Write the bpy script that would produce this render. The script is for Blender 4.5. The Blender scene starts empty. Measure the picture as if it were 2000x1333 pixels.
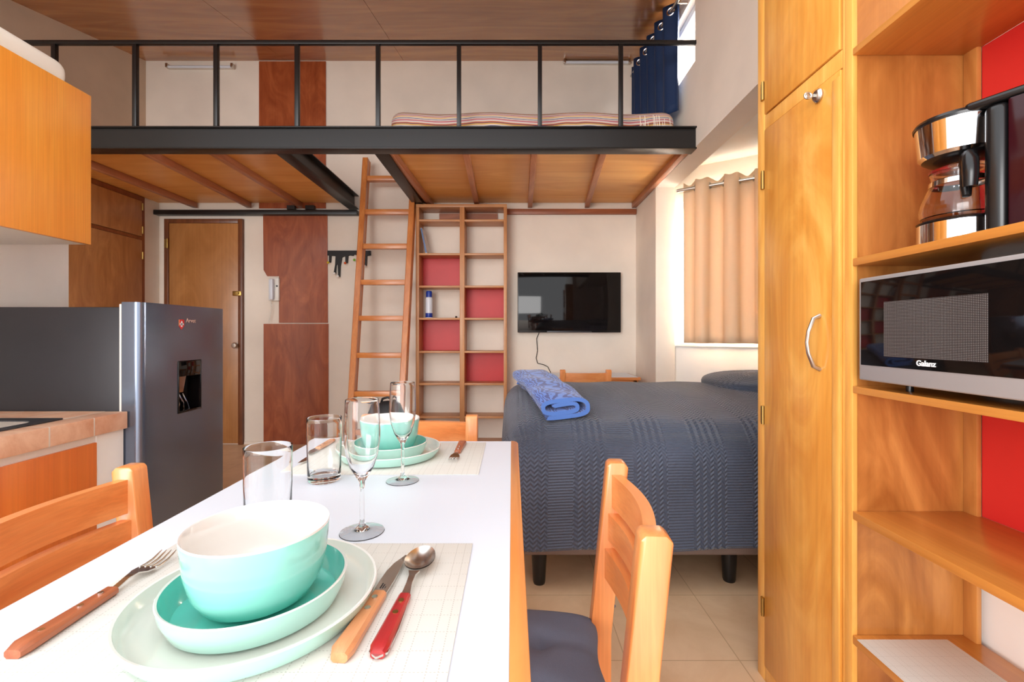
import bpy, bmesh, math, random
from mathutils import Vector, Matrix
random.seed(7)
PI = math.pi
C = bpy.context.scene.collection
scn = bpy.context.scene

# ------------------------------------------------------------------ camera, world, light, exposure
F = 889.0; HC = 1.15; CY = 652.0            # focal length in pixels, eye height, horizon row
def X(px, Y): return (px - 1000.0) * Y / F   # room position of a point seen in column px at depth Y
def Z(py, Y): return HC - (py - CY) * Y / F
cam = bpy.data.cameras.new('camera'); cam.sensor_width = 36.0; cam.lens = 36.0 * F / 2000.0
cam.shift_y = (CY - 666.5) / 2000.0; cam.clip_start = 0.02
co = bpy.data.objects.new('camera', cam); C.objects.link(co)
co.location = (0, 0, HC); co.rotation_euler = (PI / 2, 0, 0); scn.camera = co

w = bpy.data.worlds.new('daylight'); scn.world = w; w.use_nodes = True
bg = w.node_tree.nodes['Background']; bg.inputs[0].default_value = (0.95, 0.97, 1.0, 1); bg.inputs[1].default_value = 1.05
scn.view_settings.view_transform = 'Standard'; scn.view_settings.look = 'None'
scn.view_settings.gamma = 1.0; scn.view_settings.use_curve_mapping = False
scn.view_settings.exposure = 1.25

def area(name, loc, target, sx, sy, watts, col=(1, 1, 1)):
    l = bpy.data.lights.new(name, 'AREA'); l.shape = 'RECTANGLE'; l.size = sx; l.size_y = sy
    l.energy = watts; l.color = col
    o = bpy.data.objects.new(name, l); C.objects.link(o); o.location = loc
    o.rotation_euler = (Vector(target) - Vector(loc)).to_track_quat('-Z', 'Y').to_euler()
    return o
# daylight outside the two windows
area('alcove_window_daylight', (2.45, 4.5, 1.75), (1.2, 3.0, 1.0), 1.3, 1.4, 250, (1, .98, .95))
area('loft_window_daylight', (2.0, 3.9, 3.6), (0.4, 3.9, 3.1), 1.2, 0.8, 55, (1, .97, .93))
# added fill light behind the camera, brightens the back of the room
area('rear_fill_light', (-3.2, -5.0, 1.7), (-.6, 3.0, 1.5), 4.2, 2.8, 150, (1, .98, .96))

# ------------------------------------------------------------------ materials
def s2l(c):
    return tuple(((v / 255.0) / 12.92 if v / 255.0 <= 0.04045 else ((v / 255.0 + 0.055) / 1.055) ** 2.4) for v in c) + (1,)
def newmat(name):
    m = bpy.data.materials.new(name); m.use_nodes = True
    return m, m.node_tree.nodes, m.node_tree.links, m.node_tree.nodes['Principled BSDF']
def mapping(n, l, scale, coord='Object', rot=(0, 0, 0)):
    tc = n.new('ShaderNodeTexCoord'); mp = n.new('ShaderNodeMapping')
    mp.inputs['Scale'].default_value = scale; mp.inputs['Rotation'].default_value = rot
    l.new(tc.outputs[coord], mp.inputs[0]); return mp
def ramp(n, stops, interp='LINEAR'):
    r = n.new('ShaderNodeValToRGB'); r.color_ramp.interpolation = interp
    e = r.color_ramp.elements
    while len(e) < len(stops): e.new(0.5)
    for i, (p, c) in enumerate(stops): e[i].position = p; e[i].color = c
    return r
def noise(n, l, src, scale, detail=4, dist=0.0, rough=.5):
    t = n.new('ShaderNodeTexNoise'); t.inputs['Scale'].default_value = scale
    t.inputs['Detail'].default_value = detail; t.inputs['Distortion'].default_value = dist
    t.inputs['Roughness'].default_value = rough
    l.new(src.outputs[0], t.inputs['Vector']); return t
def bumpn(n, l, b, src, strength, dist=0.002):
    bp = n.new('ShaderNodeBump'); bp.inputs['Strength'].default_value = strength; bp.inputs['Distance'].default_value = dist
    l.new(src, bp.inputs['Height']); l.new(bp.outputs[0], b.inputs['Normal']); return bp
def math_(n, l, op, a, b=None):
    m = n.new('ShaderNodeMath'); m.operation = op
    for i, v in enumerate((a, b)):
        if v is None: continue
        if isinstance(v, (int, float)): m.inputs[i].default_value = v
        else: l.new(v, m.inputs[i])
    return m.outputs[0]
def plain(name, rgb, rough=.5, metal=0, spec=.5, coat=0, var=0, bump=0, bscale=60):
    m, n, l, b = newmat(name)
    c = s2l(rgb)
    b.inputs['Base Color'].default_value = c; b.inputs['Roughness'].default_value = rough
    b.inputs['Metallic'].default_value = metal; b.inputs['Specular IOR Level'].default_value = spec
    b.inputs['Coat Weight'].default_value = coat
    mp = mapping(n, l, (1, 1, 1))
    if var:
        t = noise(n, l, mp, 2.3, 5)
        r = ramp(n, [(.3, s2l([max(0, v * (1 - var)) for v in rgb])), (.7, s2l([min(255, v * (1 + var * .5)) for v in rgb]))])
        l.new(t.outputs['Fac'], r.inputs[0]); l.new(r.outputs[0], b.inputs['Base Color'])
    if bump:
        t = noise(n, l, mp, bscale, 3); bumpn(n, l, b, t.outputs['Fac'], bump)
    return m
def wood(name, dark, light, grain='Z', s=1.0, rough=.35, coat=.3, figure=2.0, spec=.5, el=.16, fine=.45):
    m, n, l, b = newmat(name)
    g = {'X': (el, 1, 1), 'Y': (1, el, 1), 'Z': (1, 1, el)}[grain]
    mp = mapping(n, l, tuple(v * s for v in g))
    t = noise(n, l, mp, 5.0, 5, figure, .55)
    mid = tuple((a + c) / 2 for a, c in zip(dark, light))
    r = ramp(n, [(.25, s2l(dark)), (.5, s2l(mid)), (.75, s2l(light))])
    l.new(t.outputs['Fac'], r.inputs[0])
    g2 = tuple(.01 if v < 1 else 1.0 for v in g)
    mp2 = mapping(n, l, tuple(v * s for v in g2)); t2 = noise(n, l, mp2, 110.0, 3, .2)
    r2 = ramp(n, [(.35, (.80, .78, .76, 1)), (.62, (1, 1, 1, 1))]); l.new(t2.outputs['Fac'], r2.inputs[0])
    mx = n.new('ShaderNodeMixRGB'); mx.blend_type = 'MULTIPLY'; mx.inputs[0].default_value = fine
    l.new(r.outputs[0], mx.inputs[1]); l.new(r2.outputs[0], mx.inputs[2]); l.new(mx.outputs[0], b.inputs['Base Color'])
    b.inputs['Roughness'].default_value = rough; b.inputs['Coat Weight'].default_value = coat
    b.inputs['Coat Roughness'].default_value = .18; b.inputs['Specular IOR Level'].default_value = spec
    bumpn(n, l, b, t2.outputs['Fac'], .08, .001)
    return m
def glassmat(name, rgb=(250, 252, 252), ior=1.45):
    m, n, l, b = newmat(name)
    b.inputs['Base Color'].default_value = s2l(rgb); b.inputs['Transmission Weight'].default_value = 1
    b.inputs['Roughness'].default_value = 0.0; b.inputs['IOR'].default_value = ior
    return m

M = {}
M['wall'] = plain('painted_plaster', (238, 226, 212), .85, var=.035, bump=.12, bscale=35)
M['wall_white'] = plain('white_plaster', (247, 244, 239), .85, var=.03, bump=.1, bscale=35)
M['wall_loft'] = plain('shaded_plaster', (212, 190, 166), .85, var=.05, bump=.12, bscale=35)  # plaster with the shade of the upper left wall put into its colour
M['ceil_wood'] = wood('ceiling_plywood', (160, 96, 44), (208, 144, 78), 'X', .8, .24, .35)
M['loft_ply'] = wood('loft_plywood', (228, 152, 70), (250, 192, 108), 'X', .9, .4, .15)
M['joist'] = wood('joist_wood', (168, 104, 70), (206, 142, 100), 'Y', 1.3, .45, .1)
M['ledger'] = wood('ledger_wood', (136, 74, 44), (176, 104, 68), 'X', 1.3, .45, .1)
M['steel_black'] = plain('black_painted_steel', (22, 20, 20), .38, var=.1)
M['orange_up'] = wood('orange_laminate', (240, 146, 46), (252, 172, 70), 'Z', 1.6, .3, .35, .6)
M['orange_base'] = wood('orange_lacquered_board', (214, 104, 28), (236, 134, 52), 'Z', .9, .4, .15, 1.2)
M['robe'] = wood('honey_plywood', (206, 128, 42), (248, 190, 100), 'Z', .75, .3, .35, 2.4, el=.34)
M['robe_edge'] = wood('honey_stile', (226, 156, 70), (246, 190, 100), 'Z', 2.2, .35, .2)
M['case'] = wood('honey_brown_plywood', (148, 84, 32), (212, 146, 76), 'Z', .9, .35, .25, 2.6, el=.34)
M['case_shelf'] = wood('honey_shelf_board', (196, 122, 50), (228, 158, 76), 'Y', 1.2, .3, .3, 1.6)
M['closet'] = wood('brown_plywood', (166, 108, 60), (206, 148, 92), 'Z', .9, .35, .25, 3, el=.34)
M['closet_edge'] = wood('brown_stile', (124, 62, 28), (160, 90, 46), 'Z', 1.5, .4, .2)
M['door'] = wood('door_plywood', (158, 102, 52), (194, 136, 80), 'Z', .7, .35, .3, 1.6, el=.34)
M['door_frame'] = wood('door_frame_wood', (92, 50, 26), (132, 76, 42), 'Z', 1.5, .4, .2)
M['mahog'] = wood('reddish_plywood', (140, 62, 30), (182, 98, 56), 'Z', .9, .3, .35, 3.2, el=.34)
M['pine'] = wood('varnished_pine', (222, 126, 62), (246, 168, 102), 'Z', 1.8, .3, .45, 1.4)
M['pine_x'] = wood('varnished_pine_rail', (222, 126, 62), (246, 168, 102), 'X', 1.8, .3, .45, 1.4)
M['pine_y'] = wood('varnished_pine_edge', (218, 130, 62), (240, 164, 92), 'Y', 1.5, .3, .45, 1.4)
M['ladder'] = wood('ladder_wood', (194, 110, 50), (228, 150, 82), 'Z', 1.6, .35, .3)
M['ladder_x'] = wood('ladder_rung_wood', (194, 110, 50), (228, 150, 82), 'X', 1.6, .35, .3)
M['shelfwood'] = wood('shelf_wood', (184, 122, 74), (216, 158, 106), 'Z', 1.3, .45, .15)
M['shelfwood_x'] = wood('shelf_board_wood', (184, 122, 74), (216, 158, 106), 'X', 1.3, .45, .15)
M['red'] = plain('red_paint', (208, 44, 44), .45, var=.05)
M['red2'] = plain('bright_red_paint', (214, 42, 38), .5, var=.04)
M['white_lam'] = plain('white_laminate', (222, 227, 236), .3, spec=.5)
M['white_plastic'] = plain('white_plastic', (236, 232, 224), .45)
M['cream_box'] = plain('cream_plastic', (246, 238, 224), .5)
M['metal'] = plain('brushed_steel', (216, 214, 210), .24, 1)
M['chrome'] = plain('chrome', (225, 225, 228), .08, 1)
M['brass'] = plain('aged_brass', (176, 146, 84), .35, 1)
M['nickel'] = plain('satin_nickel', (196, 190, 182), .28, 1)
M['darkgrey'] = plain('dark_grey_steel', (58, 57, 61), .42, .3, var=.08)
M['black'] = plain('black_plastic', (20, 19, 20), .25)
M['black_matte'] = plain('matte_black', (28, 27, 29), .6)
M['black_gloss'] = plain('glossy_black', (16, 13, 13), .06, 0, .32)
M['grey_silver'] = plain('silver_plastic', (176, 172, 172), .4, .35)
M['glass'] = glassmat('clear_glass', (254, 255, 255), 1.38)
M['window_glass'] = glassmat('window_glass', (255, 255, 255), 1.1)
M['alu'] = plain('white_window_frame', (232, 232, 234), .4)
M['mint'] = plain('mint_glaze', (146, 214, 200), .12, coat=.6)
M['mint_pale'] = plain('pale_mint_glaze', (176, 220, 208), .12, coat=.6)
M['teal'] = plain('teal_glaze', (112, 212, 198), .12, coat=.6)
M['glaze_white'] = plain('white_glaze', (232, 228, 222), .1, coat=.6)
M['gloss_cream'] = plain('offwhite_glaze', (222, 221, 212), .12, coat=.6)
M['cut_wood'] = wood('cutlery_handle_wood', (200, 128, 80), (234, 168, 120), 'Y', 5, .4, .2)
M['cut_wood_brown'] = wood('cutlery_handle_brown', (150, 76, 46), (194, 116, 78), 'Y', 5, .4, .2)
M['cut_red'] = wood('cutlery_handle_red', (150, 30, 34), (196, 50, 50), 'Y', 5, .3, .4)
M['cushion'] = plain('grey_cotton', (102, 110, 128), .9, var=.06, bump=.25, bscale=400)
M['logo_red'] = plain('logo_red', (206, 40, 40), .4)
M['logo_gold'] = plain('logo_gold', (226, 190, 120), .35, .3)
M['copper_text'] = plain('copper_lettering', (214, 176, 160), .4, .2)
M['ink_white'] = plain('white_lettering', (238, 238, 240), .5)
M['cable'] = plain('black_cable', (24, 24, 24), .5)
M['blue_cap'] = plain('dark_blue_plastic', (28, 56, 150), .3)
M['magazine'] = plain('blue_magazine_cover', (62, 92, 140), .35, var=.3)
M['paper'] = plain('white_paper', (240, 240, 240), .7)
M['yellow'] = plain('yellow_knob', (212, 190, 40), .3); M['orange_k'] = plain('orange_knob', (220, 90, 30), .3)
M['green'] = plain('green_knob', (120, 190, 40), .3); M['white_k'] = plain('white_knob', (240, 236, 230), .3)
M['bedbase'] = plain('taupe_fabric', (138, 118, 108), .9, var=.12, bump=.3, bscale=120)
M['maroon'] = plain('glossy_dark_maroon', (48, 12, 20), .1, 0, .3)

def floor_mat():
    m, n, l, b = newmat('beige_floor_tile')
    mp = mapping(n, l, (1, 1, 1)); t = noise(n, l, mp, 3.0, 8, .8, .6)
    r = ramp(n, [(.3, s2l((212, 174, 134))), (.7, s2l((236, 204, 166)))]); l.new(t.outputs['Fac'], r.inputs[0])
    br = n.new('ShaderNodeTexBrick'); br.offset = 0; br.squash = 1
    br.inputs['Scale'].default_value = 1; br.inputs['Brick Width'].default_value = .40; br.inputs['Row Height'].default_value = .40
    br.inputs['Mortar Size'].default_value = .0022; br.inputs['Color1'].default_value = (1, 1, 1, 1); br.inputs['Color2'].default_value = (.95, .94, .93, 1)
    br.inputs['Mortar'].default_value = (.72, .66, .6, 1); l.new(mp.outputs[0], br.inputs['Vector'])
    mx = n.new('ShaderNodeMixRGB'); mx.blend_type = 'MULTIPLY'; mx.inputs[0].default_value = 1
    l.new(r.outputs[0], mx.inputs[1]); l.new(br.outputs['Color'], mx.inputs[2]); l.new(mx.outputs[0], b.inputs['Base Color'])
    b.inputs['Roughness'].default_value = .3
    return m
M['floor'] = floor_mat()
def quilt_mat():
    m, n, l, b = newmat('slate_quilted_cover')
    tc = n.new('ShaderNodeTexCoord'); sp = n.new('ShaderNodeSeparateXYZ'); l.new(tc.outputs['UV'], sp.inputs[0])
    u, v = sp.outputs[0], sp.outputs[1]
    zig = math_(n, l, 'PINGPONG', u, .016)                    # chevrons
    a = math_(n, l, 'ADD', v, zig); chev = math_(n, l, 'PINGPONG', a, .0105)
    chev = math_(n, l, 'MULTIPLY', chev, 140)
    horiz = math_(n, l, 'MULTIPLY', math_(n, l, 'PINGPONG', v, .0065), 150)
    band = math_(n, l, 'GREATER_THAN', math_(n, l, 'PINGPONG', u, .13), .055)
    mx = n.new('ShaderNodeMix'); mx.data_type = 'FLOAT'; l.new(band, mx.inputs[0]); l.new(horiz, mx.inputs[2]); l.new(chev, mx.inputs[3])
    t = n.new('ShaderNodeTexNoise'); t.inputs['Scale'].default_value = 90; t.inputs['Detail'].default_value = 3; l.new(tc.outputs['UV'], t.inputs['Vector'])
    h = math_(n, l, 'ADD', mx.outputs[0], math_(n, l, 'MULTIPLY', t.outputs['Fac'], 1.0))
    t3 = n.new('ShaderNodeTexNoise'); t3.inputs['Scale'].default_value = 2.2; l.new(tc.outputs['UV'], t3.inputs['Vector'])
    r = ramp(n, [(.3, s2l((70, 77, 93))), (.7, s2l((84, 93, 112)))]); l.new(t3.outputs['Fac'], r.inputs[0])
    l.new(r.outputs[0], b.inputs['Base Color']); b.inputs['Roughness'].default_value = .62
    b.inputs['Sheen Weight'].default_value = .25; b.inputs['Sheen Roughness'].default_value = .4
    bumpn(n, l, b, h, .75, .005)
    return m
M['quilt'] = quilt_mat()
def towel_mat():
    m, n, l, b = newmat('patterned_blue_terry')
    mp = mapping(n, l, (1, 1, 1), 'UV')
    wv = n.new('ShaderNodeTexWave'); wv.inputs['Scale'].default_value = 9; wv.inputs['Distortion'].default_value = 9; wv.inputs['Detail'].default_value = 1.5
    wv.inputs['Detail Scale'].default_value = 2.2; l.new(mp.outputs[0], wv.inputs['Vector'])
    r = ramp(n, [(.38, s2l((26, 54, 138))), (.55, s2l((84, 130, 214)))]); l.new(wv.outputs['Fac'], r.inputs[0])
    l.new(r.outputs[0], b.inputs['Base Color']); b.inputs['Roughness'].default_value = .95
    b.inputs['Sheen Weight'].default_value = .4
    t = noise(n, l, mp, 160, 3); bumpn(n, l, b, t.outputs['Fac'], .5, .004)
    return m
M['towel'] = towel_mat()
M['towel_edge'] = plain('light_blue_terry', (88, 128, 204), .95, bump=.5, bscale=250)
def curtain_mat(name, c, k, rough=.85):
    m, n, l, b = newmat(name)
    b.inputs['Base Color'].default_value = s2l(c); b.inputs['Roughness'].default_value = rough
    tr = n.new('ShaderNodeBsdfTranslucent'); tr.inputs[0].default_value = s2l(c)
    mx = n.new('ShaderNodeMixShader'); mx.inputs[0].default_value = k
    out = n['Material Output']; l.new(b.outputs[0], mx.inputs[1]); l.new(tr.outputs[0], mx.inputs[2]); l.new(mx.outputs[0], out.inputs[0])
    mp = mapping(n, l, (1, 1, 1)); t = noise(n, l, mp, 300, 2); bumpn(n, l, b, t.outputs['Fac'], .2, .001)
    return m
M['curtain_beige'] = curtain_mat('beige_linen', (240, 212, 178), .10)
M['curtain_blue'] = curtain_mat('navy_fabric', (22, 48, 86), .10, .55)
def stripes_mat():
    m, n, l, b = newmat('striped_woven_blanket')
    tc = n.new('ShaderNodeTexCoord'); sp = n.new('ShaderNodeSeparateXYZ'); l.new(tc.outputs['UV'], sp.inputs[0])
    nz = n.new('ShaderNodeTexNoise'); nz.inputs['Scale'].default_value = 3; l.new(tc.outputs['UV'], nz.inputs['Vector'])
    v = math_(n, l, 'ADD', sp.outputs[1], math_(n, l, 'MULTIPLY', nz.outputs['Fac'], .05))
    f = math_(n, l, 'FRACT', math_(n, l, 'MULTIPLY', v, 8.0))
    W_, R_, B_, Y_, O_, P_ = s2l((206, 194, 184)), s2l((160, 50, 56)), s2l((40, 44, 92)), s2l((206, 158, 88)), s2l((186, 104, 70)), s2l((190, 134, 140))
    r = ramp(n, [(0, W_), (.08, R_), (.13, P_), (.19, W_), (.27, B_), (.31, W_), (.38, Y_), (.46, B_), (.49, O_), (.55, W_), (.62, P_), (.68, R_), (.72, W_), (.80, B_), (.84, W_), (.92, Y_)], 'CONSTANT')
    l.new(f, r.inputs[0]); l.new(r.outputs[0], b.inputs['Base Color']); b.inputs['Roughness'].default_value = .95
    return m
M['stripes'] = stripes_mat()
def tile_counter_mat():
    m, n, l, b = newmat('terracotta_tile')
    tc = n.new('ShaderNodeTexCoord'); sp = n.new('ShaderNodeSeparateXYZ'); l.new(tc.outputs['Object'], sp.inputs[0])
    mp = mapping(n, l, (1, 1, 1)); t = noise(n, l, mp, 9, 8, .4, .65)
    r = ramp(n, [(.3, s2l((220, 158, 122))), (.7, s2l((246, 206, 174)))]); l.new(t.outputs['Fac'], r.inputs[0])
    def line(v, p, off): return math_(n, l, 'LESS_THAN', math_(n, l, 'FRACT', math_(n, l, 'MULTIPLY', math_(n, l, 'ADD', v, off), 1.0 / p)), .03)
    g = math_(n, l, 'MAXIMUM', line(sp.outputs[1], .20, .04), line(sp.outputs[0], .20, 0.008))
    mx = n.new('ShaderNodeMixRGB'); l.new(g, mx.inputs[0]); l.new(r.outputs[0], mx.inputs[1]); mx.inputs[2].default_value = s2l((232, 222, 212))
    l.new(mx.outputs[0], b.inputs['Base Color']); b.inputs['Roughness'].default_value = .5
    bumpn(n, l, b, t.outputs['Fac'], .15)
    return m
M['tile'] = tile_counter_mat()
def placemat_mat():
    m, n, l, b = newmat('woven_cream_vinyl')
    tc = n.new('ShaderNodeTexCoord'); sp = n.new('ShaderNodeSeparateXYZ'); l.new(tc.outputs['Object'], sp.inputs[0])
    x, y = sp.outputs[0], sp.outputs[1]
    def ln(v, p, wd): return math_(n, l, 'LESS_THAN', math_(n, l, 'FRACT', math_(n, l, 'MULTIPLY', math_(n, l, 'ADD', v, 10.0), 1.0 / p)), wd)
    dash = math_(n, l, 'LESS_THAN', math_(n, l, 'FRACT', math_(n, l, 'MULTIPLY', math_(n, l, 'ADD', y, 10), 1 / .004)), .55)
    dash2 = math_(n, l, 'LESS_THAN', math_(n, l, 'FRACT', math_(n, l, 'MULTIPLY', math_(n, l, 'ADD', x, 10), 1 / .004)), .5)
    a = math_(n, l, 'MULTIPLY', math_(n, l, 'MAXIMUM', ln(x, .034, .03), ln(math_(n, l, 'ADD', x, .012), .034, .03)), dash)
    c = math_(n, l, 'MULTIPLY', ln(y, .030, .03), dash2)
    g = math_(n, l, 'MAXIMUM', a, c)
    mx = n.new('ShaderNodeMixRGB'); l.new(g, mx.inputs[0]); mx.inputs[1].default_value = s2l((220, 217, 209)); mx.inputs[2].default_value = s2l((190, 185, 176))
    l.new(mx.outputs[0], b.inputs['Base Color']); b.inputs['Roughness'].default_value = .55
    ck = n.new('ShaderNodeTexChecker'); ck.inputs['Scale'].default_value = 330; l.new(tc.outputs['Object'], ck.inputs[0])
    bumpn(n, l, b, ck.outputs['Fac'], .3, .0006)
    return m
M['placemat'] = placemat_mat()
def mesh_window_mat():
    m, n, l, b = newmat('perforated_door_screen')
    tc = n.new('ShaderNodeTexCoord'); sp = n.new('ShaderNodeSeparateXYZ'); l.new(tc.outputs['Object'], sp.inputs[0])
    fy = math_(n, l, 'SUBTRACT', math_(n, l, 'FRACT', math_(n, l, 'MULTIPLY', sp.outputs[1], 330)), .5)
    fz = math_(n, l, 'SUBTRACT', math_(n, l, 'FRACT', math_(n, l, 'MULTIPLY', sp.outputs[2], 330)), .5)
    d = math_(n, l, 'ADD', math_(n, l, 'MULTIPLY', fy, fy), math_(n, l, 'MULTIPLY', fz, fz))
    g = math_(n, l, 'LESS_THAN', d, .06)
    mx = n.new('ShaderNodeMixRGB'); l.new(g, mx.inputs[0]); mx.inputs[1].default_value = s2l((52, 46, 46)); mx.inputs[2].default_value = s2l((150, 146, 144))
    l.new(mx.outputs[0], b.inputs['Base Color']); b.inputs['Roughness'].default_value = .12; b.inputs['Specular IOR Level'].default_value = .3
    return m
M['screen'] = mesh_window_mat()
def fridge_mat():
    m, n, l, b = newmat('graphite_steel')
    b.inputs['Base Color'].default_value = s2l((122, 132, 150)); b.inputs['Metallic'].default_value = .75; b.inputs['Roughness'].default_value = .22
    mp = mapping(n, l, (1, .02, 40)); t = noise(n, l, mp, 30, 2)
    bumpn(n, l, b, t.outputs['Fac'], .03, .0005)
    return m
M['fridge'] = fridge_mat()

# ------------------------------------------------------------------ mesh helpers
class G:
    """collects shapes; build() links them as ONE mesh object"""
    def __init__(s): s.bm = bmesh.new(); s.uv = None
    def _bev(s, verts, bev, seg=2):
        if bev > 0:
            es = list({e for v in verts for e in v.link_edges})
            bmesh.ops.bevel(s.bm, geom=es, offset=bev, segments=seg, affect='EDGES', profile=.5)
    def box(s, x0, x1, y0, y1, z0, z1, bev=0, seg=2, mi=0, mat=None):
        n0 = len(s.bm.faces)
        r = bmesh.ops.create_cube(s.bm, size=1)
        for v in r['verts']:
            v.co = Vector(((x0 + x1) / 2 + v.co.x * (x1 - x0), (y0 + y1) / 2 + v.co.y * (y1 - y0), (z0 + z1) / 2 + v.co.z * (z1 - z0)))
            if mat: v.co = mat @ v.co
        s.bm.faces.ensure_lookup_table()
        for f in s.bm.faces[n0:]: f.material_index = mi
        s._bev(r['verts'], bev, seg); return s
    def beam(s, p0, p1, w, h, bev=0, up=(0, 0, 1)):
        p0, p1 = Vector(p0), Vector(p1); d = p1 - p0; L = d.length; d.normalize()
        sd = d.cross(Vector(up)).normalized(); u = sd.cross(d)
        mt = Matrix((sd, d, u)).transposed().to_4x4(); mt.translation = (p0 + p1) / 2
        return s.box(-w / 2, w / 2, -L / 2, L / 2, -h / 2, h / 2, bev, mat=mt)
    def tube(s, pts, r, seg=10, closed=False, cap=True, mi=0):
        pts = [Vector(p) for p in pts]; n = len(pts); rings = []
        rr = r if isinstance(r, (list, tuple)) else [r] * n
        pu = None
        for i, p in enumerate(pts):
            if closed: t = pts[(i + 1) % n] - pts[i - 1]
            else: t = pts[min(i + 1, n - 1)] - pts[max(i - 1, 0)]
            t.normalize()
            if pu is None:
                a = Vector((0, 0, 1)) if abs(t.z) < .9 else Vector((1, 0, 0)); pu = t.cross(a).normalized()
            else: pu = (pu - t * pu.dot(t)).normalized()
            q = t.cross(pu)
            rings.append([s.bm.verts.new(p + (pu * math.cos(2 * PI * k / seg) + q * math.sin(2 * PI * k / seg)) * rr[i]) for k in range(seg)])
        m = n if closed else n - 1
        for i in range(m):
            a, b = rings[i], rings[(i + 1) % n]
            for k in range(seg):
                f = s.bm.faces.new((a[k], a[(k + 1) % seg], b[(k + 1) % seg], b[k])); f.material_index = mi
        if cap and not closed:
            s.bm.faces.new(rings[0][::-1]).material_index = mi; s.bm.faces.new(rings[-1]).material_index = mi
        return s
    def cyl(s, p0, p1, r, seg=20, mi=0): return s.tube([p0, p1], r, seg, mi=mi)
    def lathe(s, prof, c=(0, 0, 0), seg=48, axis='Z', mats=None, mi=0, ox=1.0, oy=1.0):
        rings = []
        for (r, z) in prof:
            ring = []
            if r < 1e-6:
                co_ = [(0, 0, z)]
            else: co_ = [(r * math.cos(2 * PI * k / seg) * ox, r * math.sin(2 * PI * k / seg) * oy, z) for k in range(seg)]
            for (a, b, d) in co_:
                if axis == 'Z': v = (a, b, d)
                elif axis == 'X': v = (d, a, b)
                else: v = (a, d, b)
                ring.append(s.bm.verts.new(Vector(c) + Vector(v)))
            rings.append(ring)
        for i in range(len(rings) - 1):
            a, b = rings[i], rings[i + 1]; q = mats[i] if mats else mi
            for k in range(seg):
                k2 = (k + 1) % seg
                if len(a) == 1 and len(b) == 1: break
                if len(a) == 1: f = s.bm.faces.new((a[0], b[k2], b[k]))
                elif len(b) == 1: f = s.bm.faces.new((a[k], a[k2], b[0]))
                else: f = s.bm.faces.new((a[k], a[k2], b[k2], b[k]))
                f.material_index = q
        return s
    def prism(s, poly, axis, a0, a1, bev=0, mi=0):
        """poly: 2D points; axis X: (y,z), Y: (x,z), Z: (x,y)"""
        def P(u, v, a): return {'X': (a, u, v), 'Y': (u, a, v), 'Z': (u, v, a)}[axis]
        A = [s.bm.verts.new(P(u, v, a0)) for u, v in poly]; B = [s.bm.verts.new(P(u, v, a1)) for u, v in poly]
        n = len(poly); fs = [s.bm.faces.new(A), s.bm.faces.new(B[::-1])]
        for i in range(n): fs.append(s.bm.faces.new((A[i], B[i], B[(i + 1) % n], A[(i + 1) % n])))
        for f in fs: f.material_index = mi
        if bev: s._bev(A + B, bev, 2)
        return s
    def grid(s, fn, nu, nv, uvfn=None, closed_u=False):
        vs = [[s.bm.verts.new(fn(i / (nu if closed_u else nu - 1), j / (nv - 1))) for j in range(nv)] for i in range(nu)]
        if uvfn and not s.uv: s.uv = s.bm.loops.layers.uv.new('UVMap')
        mu = nu if closed_u else nu - 1
        for i in range(mu):
            for j in range(nv - 1):
                i2 = (i + 1) % nu
                f = s.bm.faces.new((vs[i][j], vs[i2][j], vs[i2][j + 1], vs[i][j + 1]))
                if uvfn:
                    for lp, (a, b) in zip(f.loops, ((i, j), (i + 1, j), (i + 1, j + 1), (i, j + 1))):
                        lp[s.uv].uv = uvfn(a / (nu - 1), b / (nv - 1))
        return vs
    def sphere(s, c, r, sc=(1, 1, 1), seg=16, mi=0):
        q = bmesh.ops.create_uvsphere(s.bm, u_segments=seg, v_segments=max(8, seg // 2), radius=r)
        for v in q['verts']: v.co = Vector((v.co.x * sc[0], v.co.y * sc[1], v.co.z * sc[2])) + Vector(c)
        return s
    def build(s, name, mat, parent=None, smooth=True, solid=0, subsurf=0, world=True, normals=True, angle=.6):
        if normals: bmesh.ops.recalc_face_normals(s.bm, faces=s.bm.faces[:])
        off = Vector((0, 0, 0)); p = parent
        while p is not None: off += Vector(p.location); p = p.parent
        o_org = off
        if world:
            for v in s.bm.verts: v.co -= off
        for f in s.bm.faces: f.smooth = smooth
        if smooth:
            for e in s.bm.edges:
                if len(e.link_faces) == 2 and e.calc_face_angle(0) > angle: e.smooth = False
        me = bpy.data.meshes.new(name); s.bm.to_mesh(me); s.bm.free()
        for mm in (mat if isinstance(mat, (list, tuple)) else [mat]): me.materials.append(M[mm] if isinstance(mm, str) else mm)
        o = bpy.data.objects.new(name, me); C.objects.link(o)
        if parent is not None: o.parent = parent
        if solid:
            q = o.modifiers.new('thickness', 'SOLIDIFY'); q.thickness = solid; q.offset = 0
        if subsurf:
            q = o.modifiers.new('smooth', 'SUBSURF'); q.levels = subsurf; q.render_levels = subsurf
        return o

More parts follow.
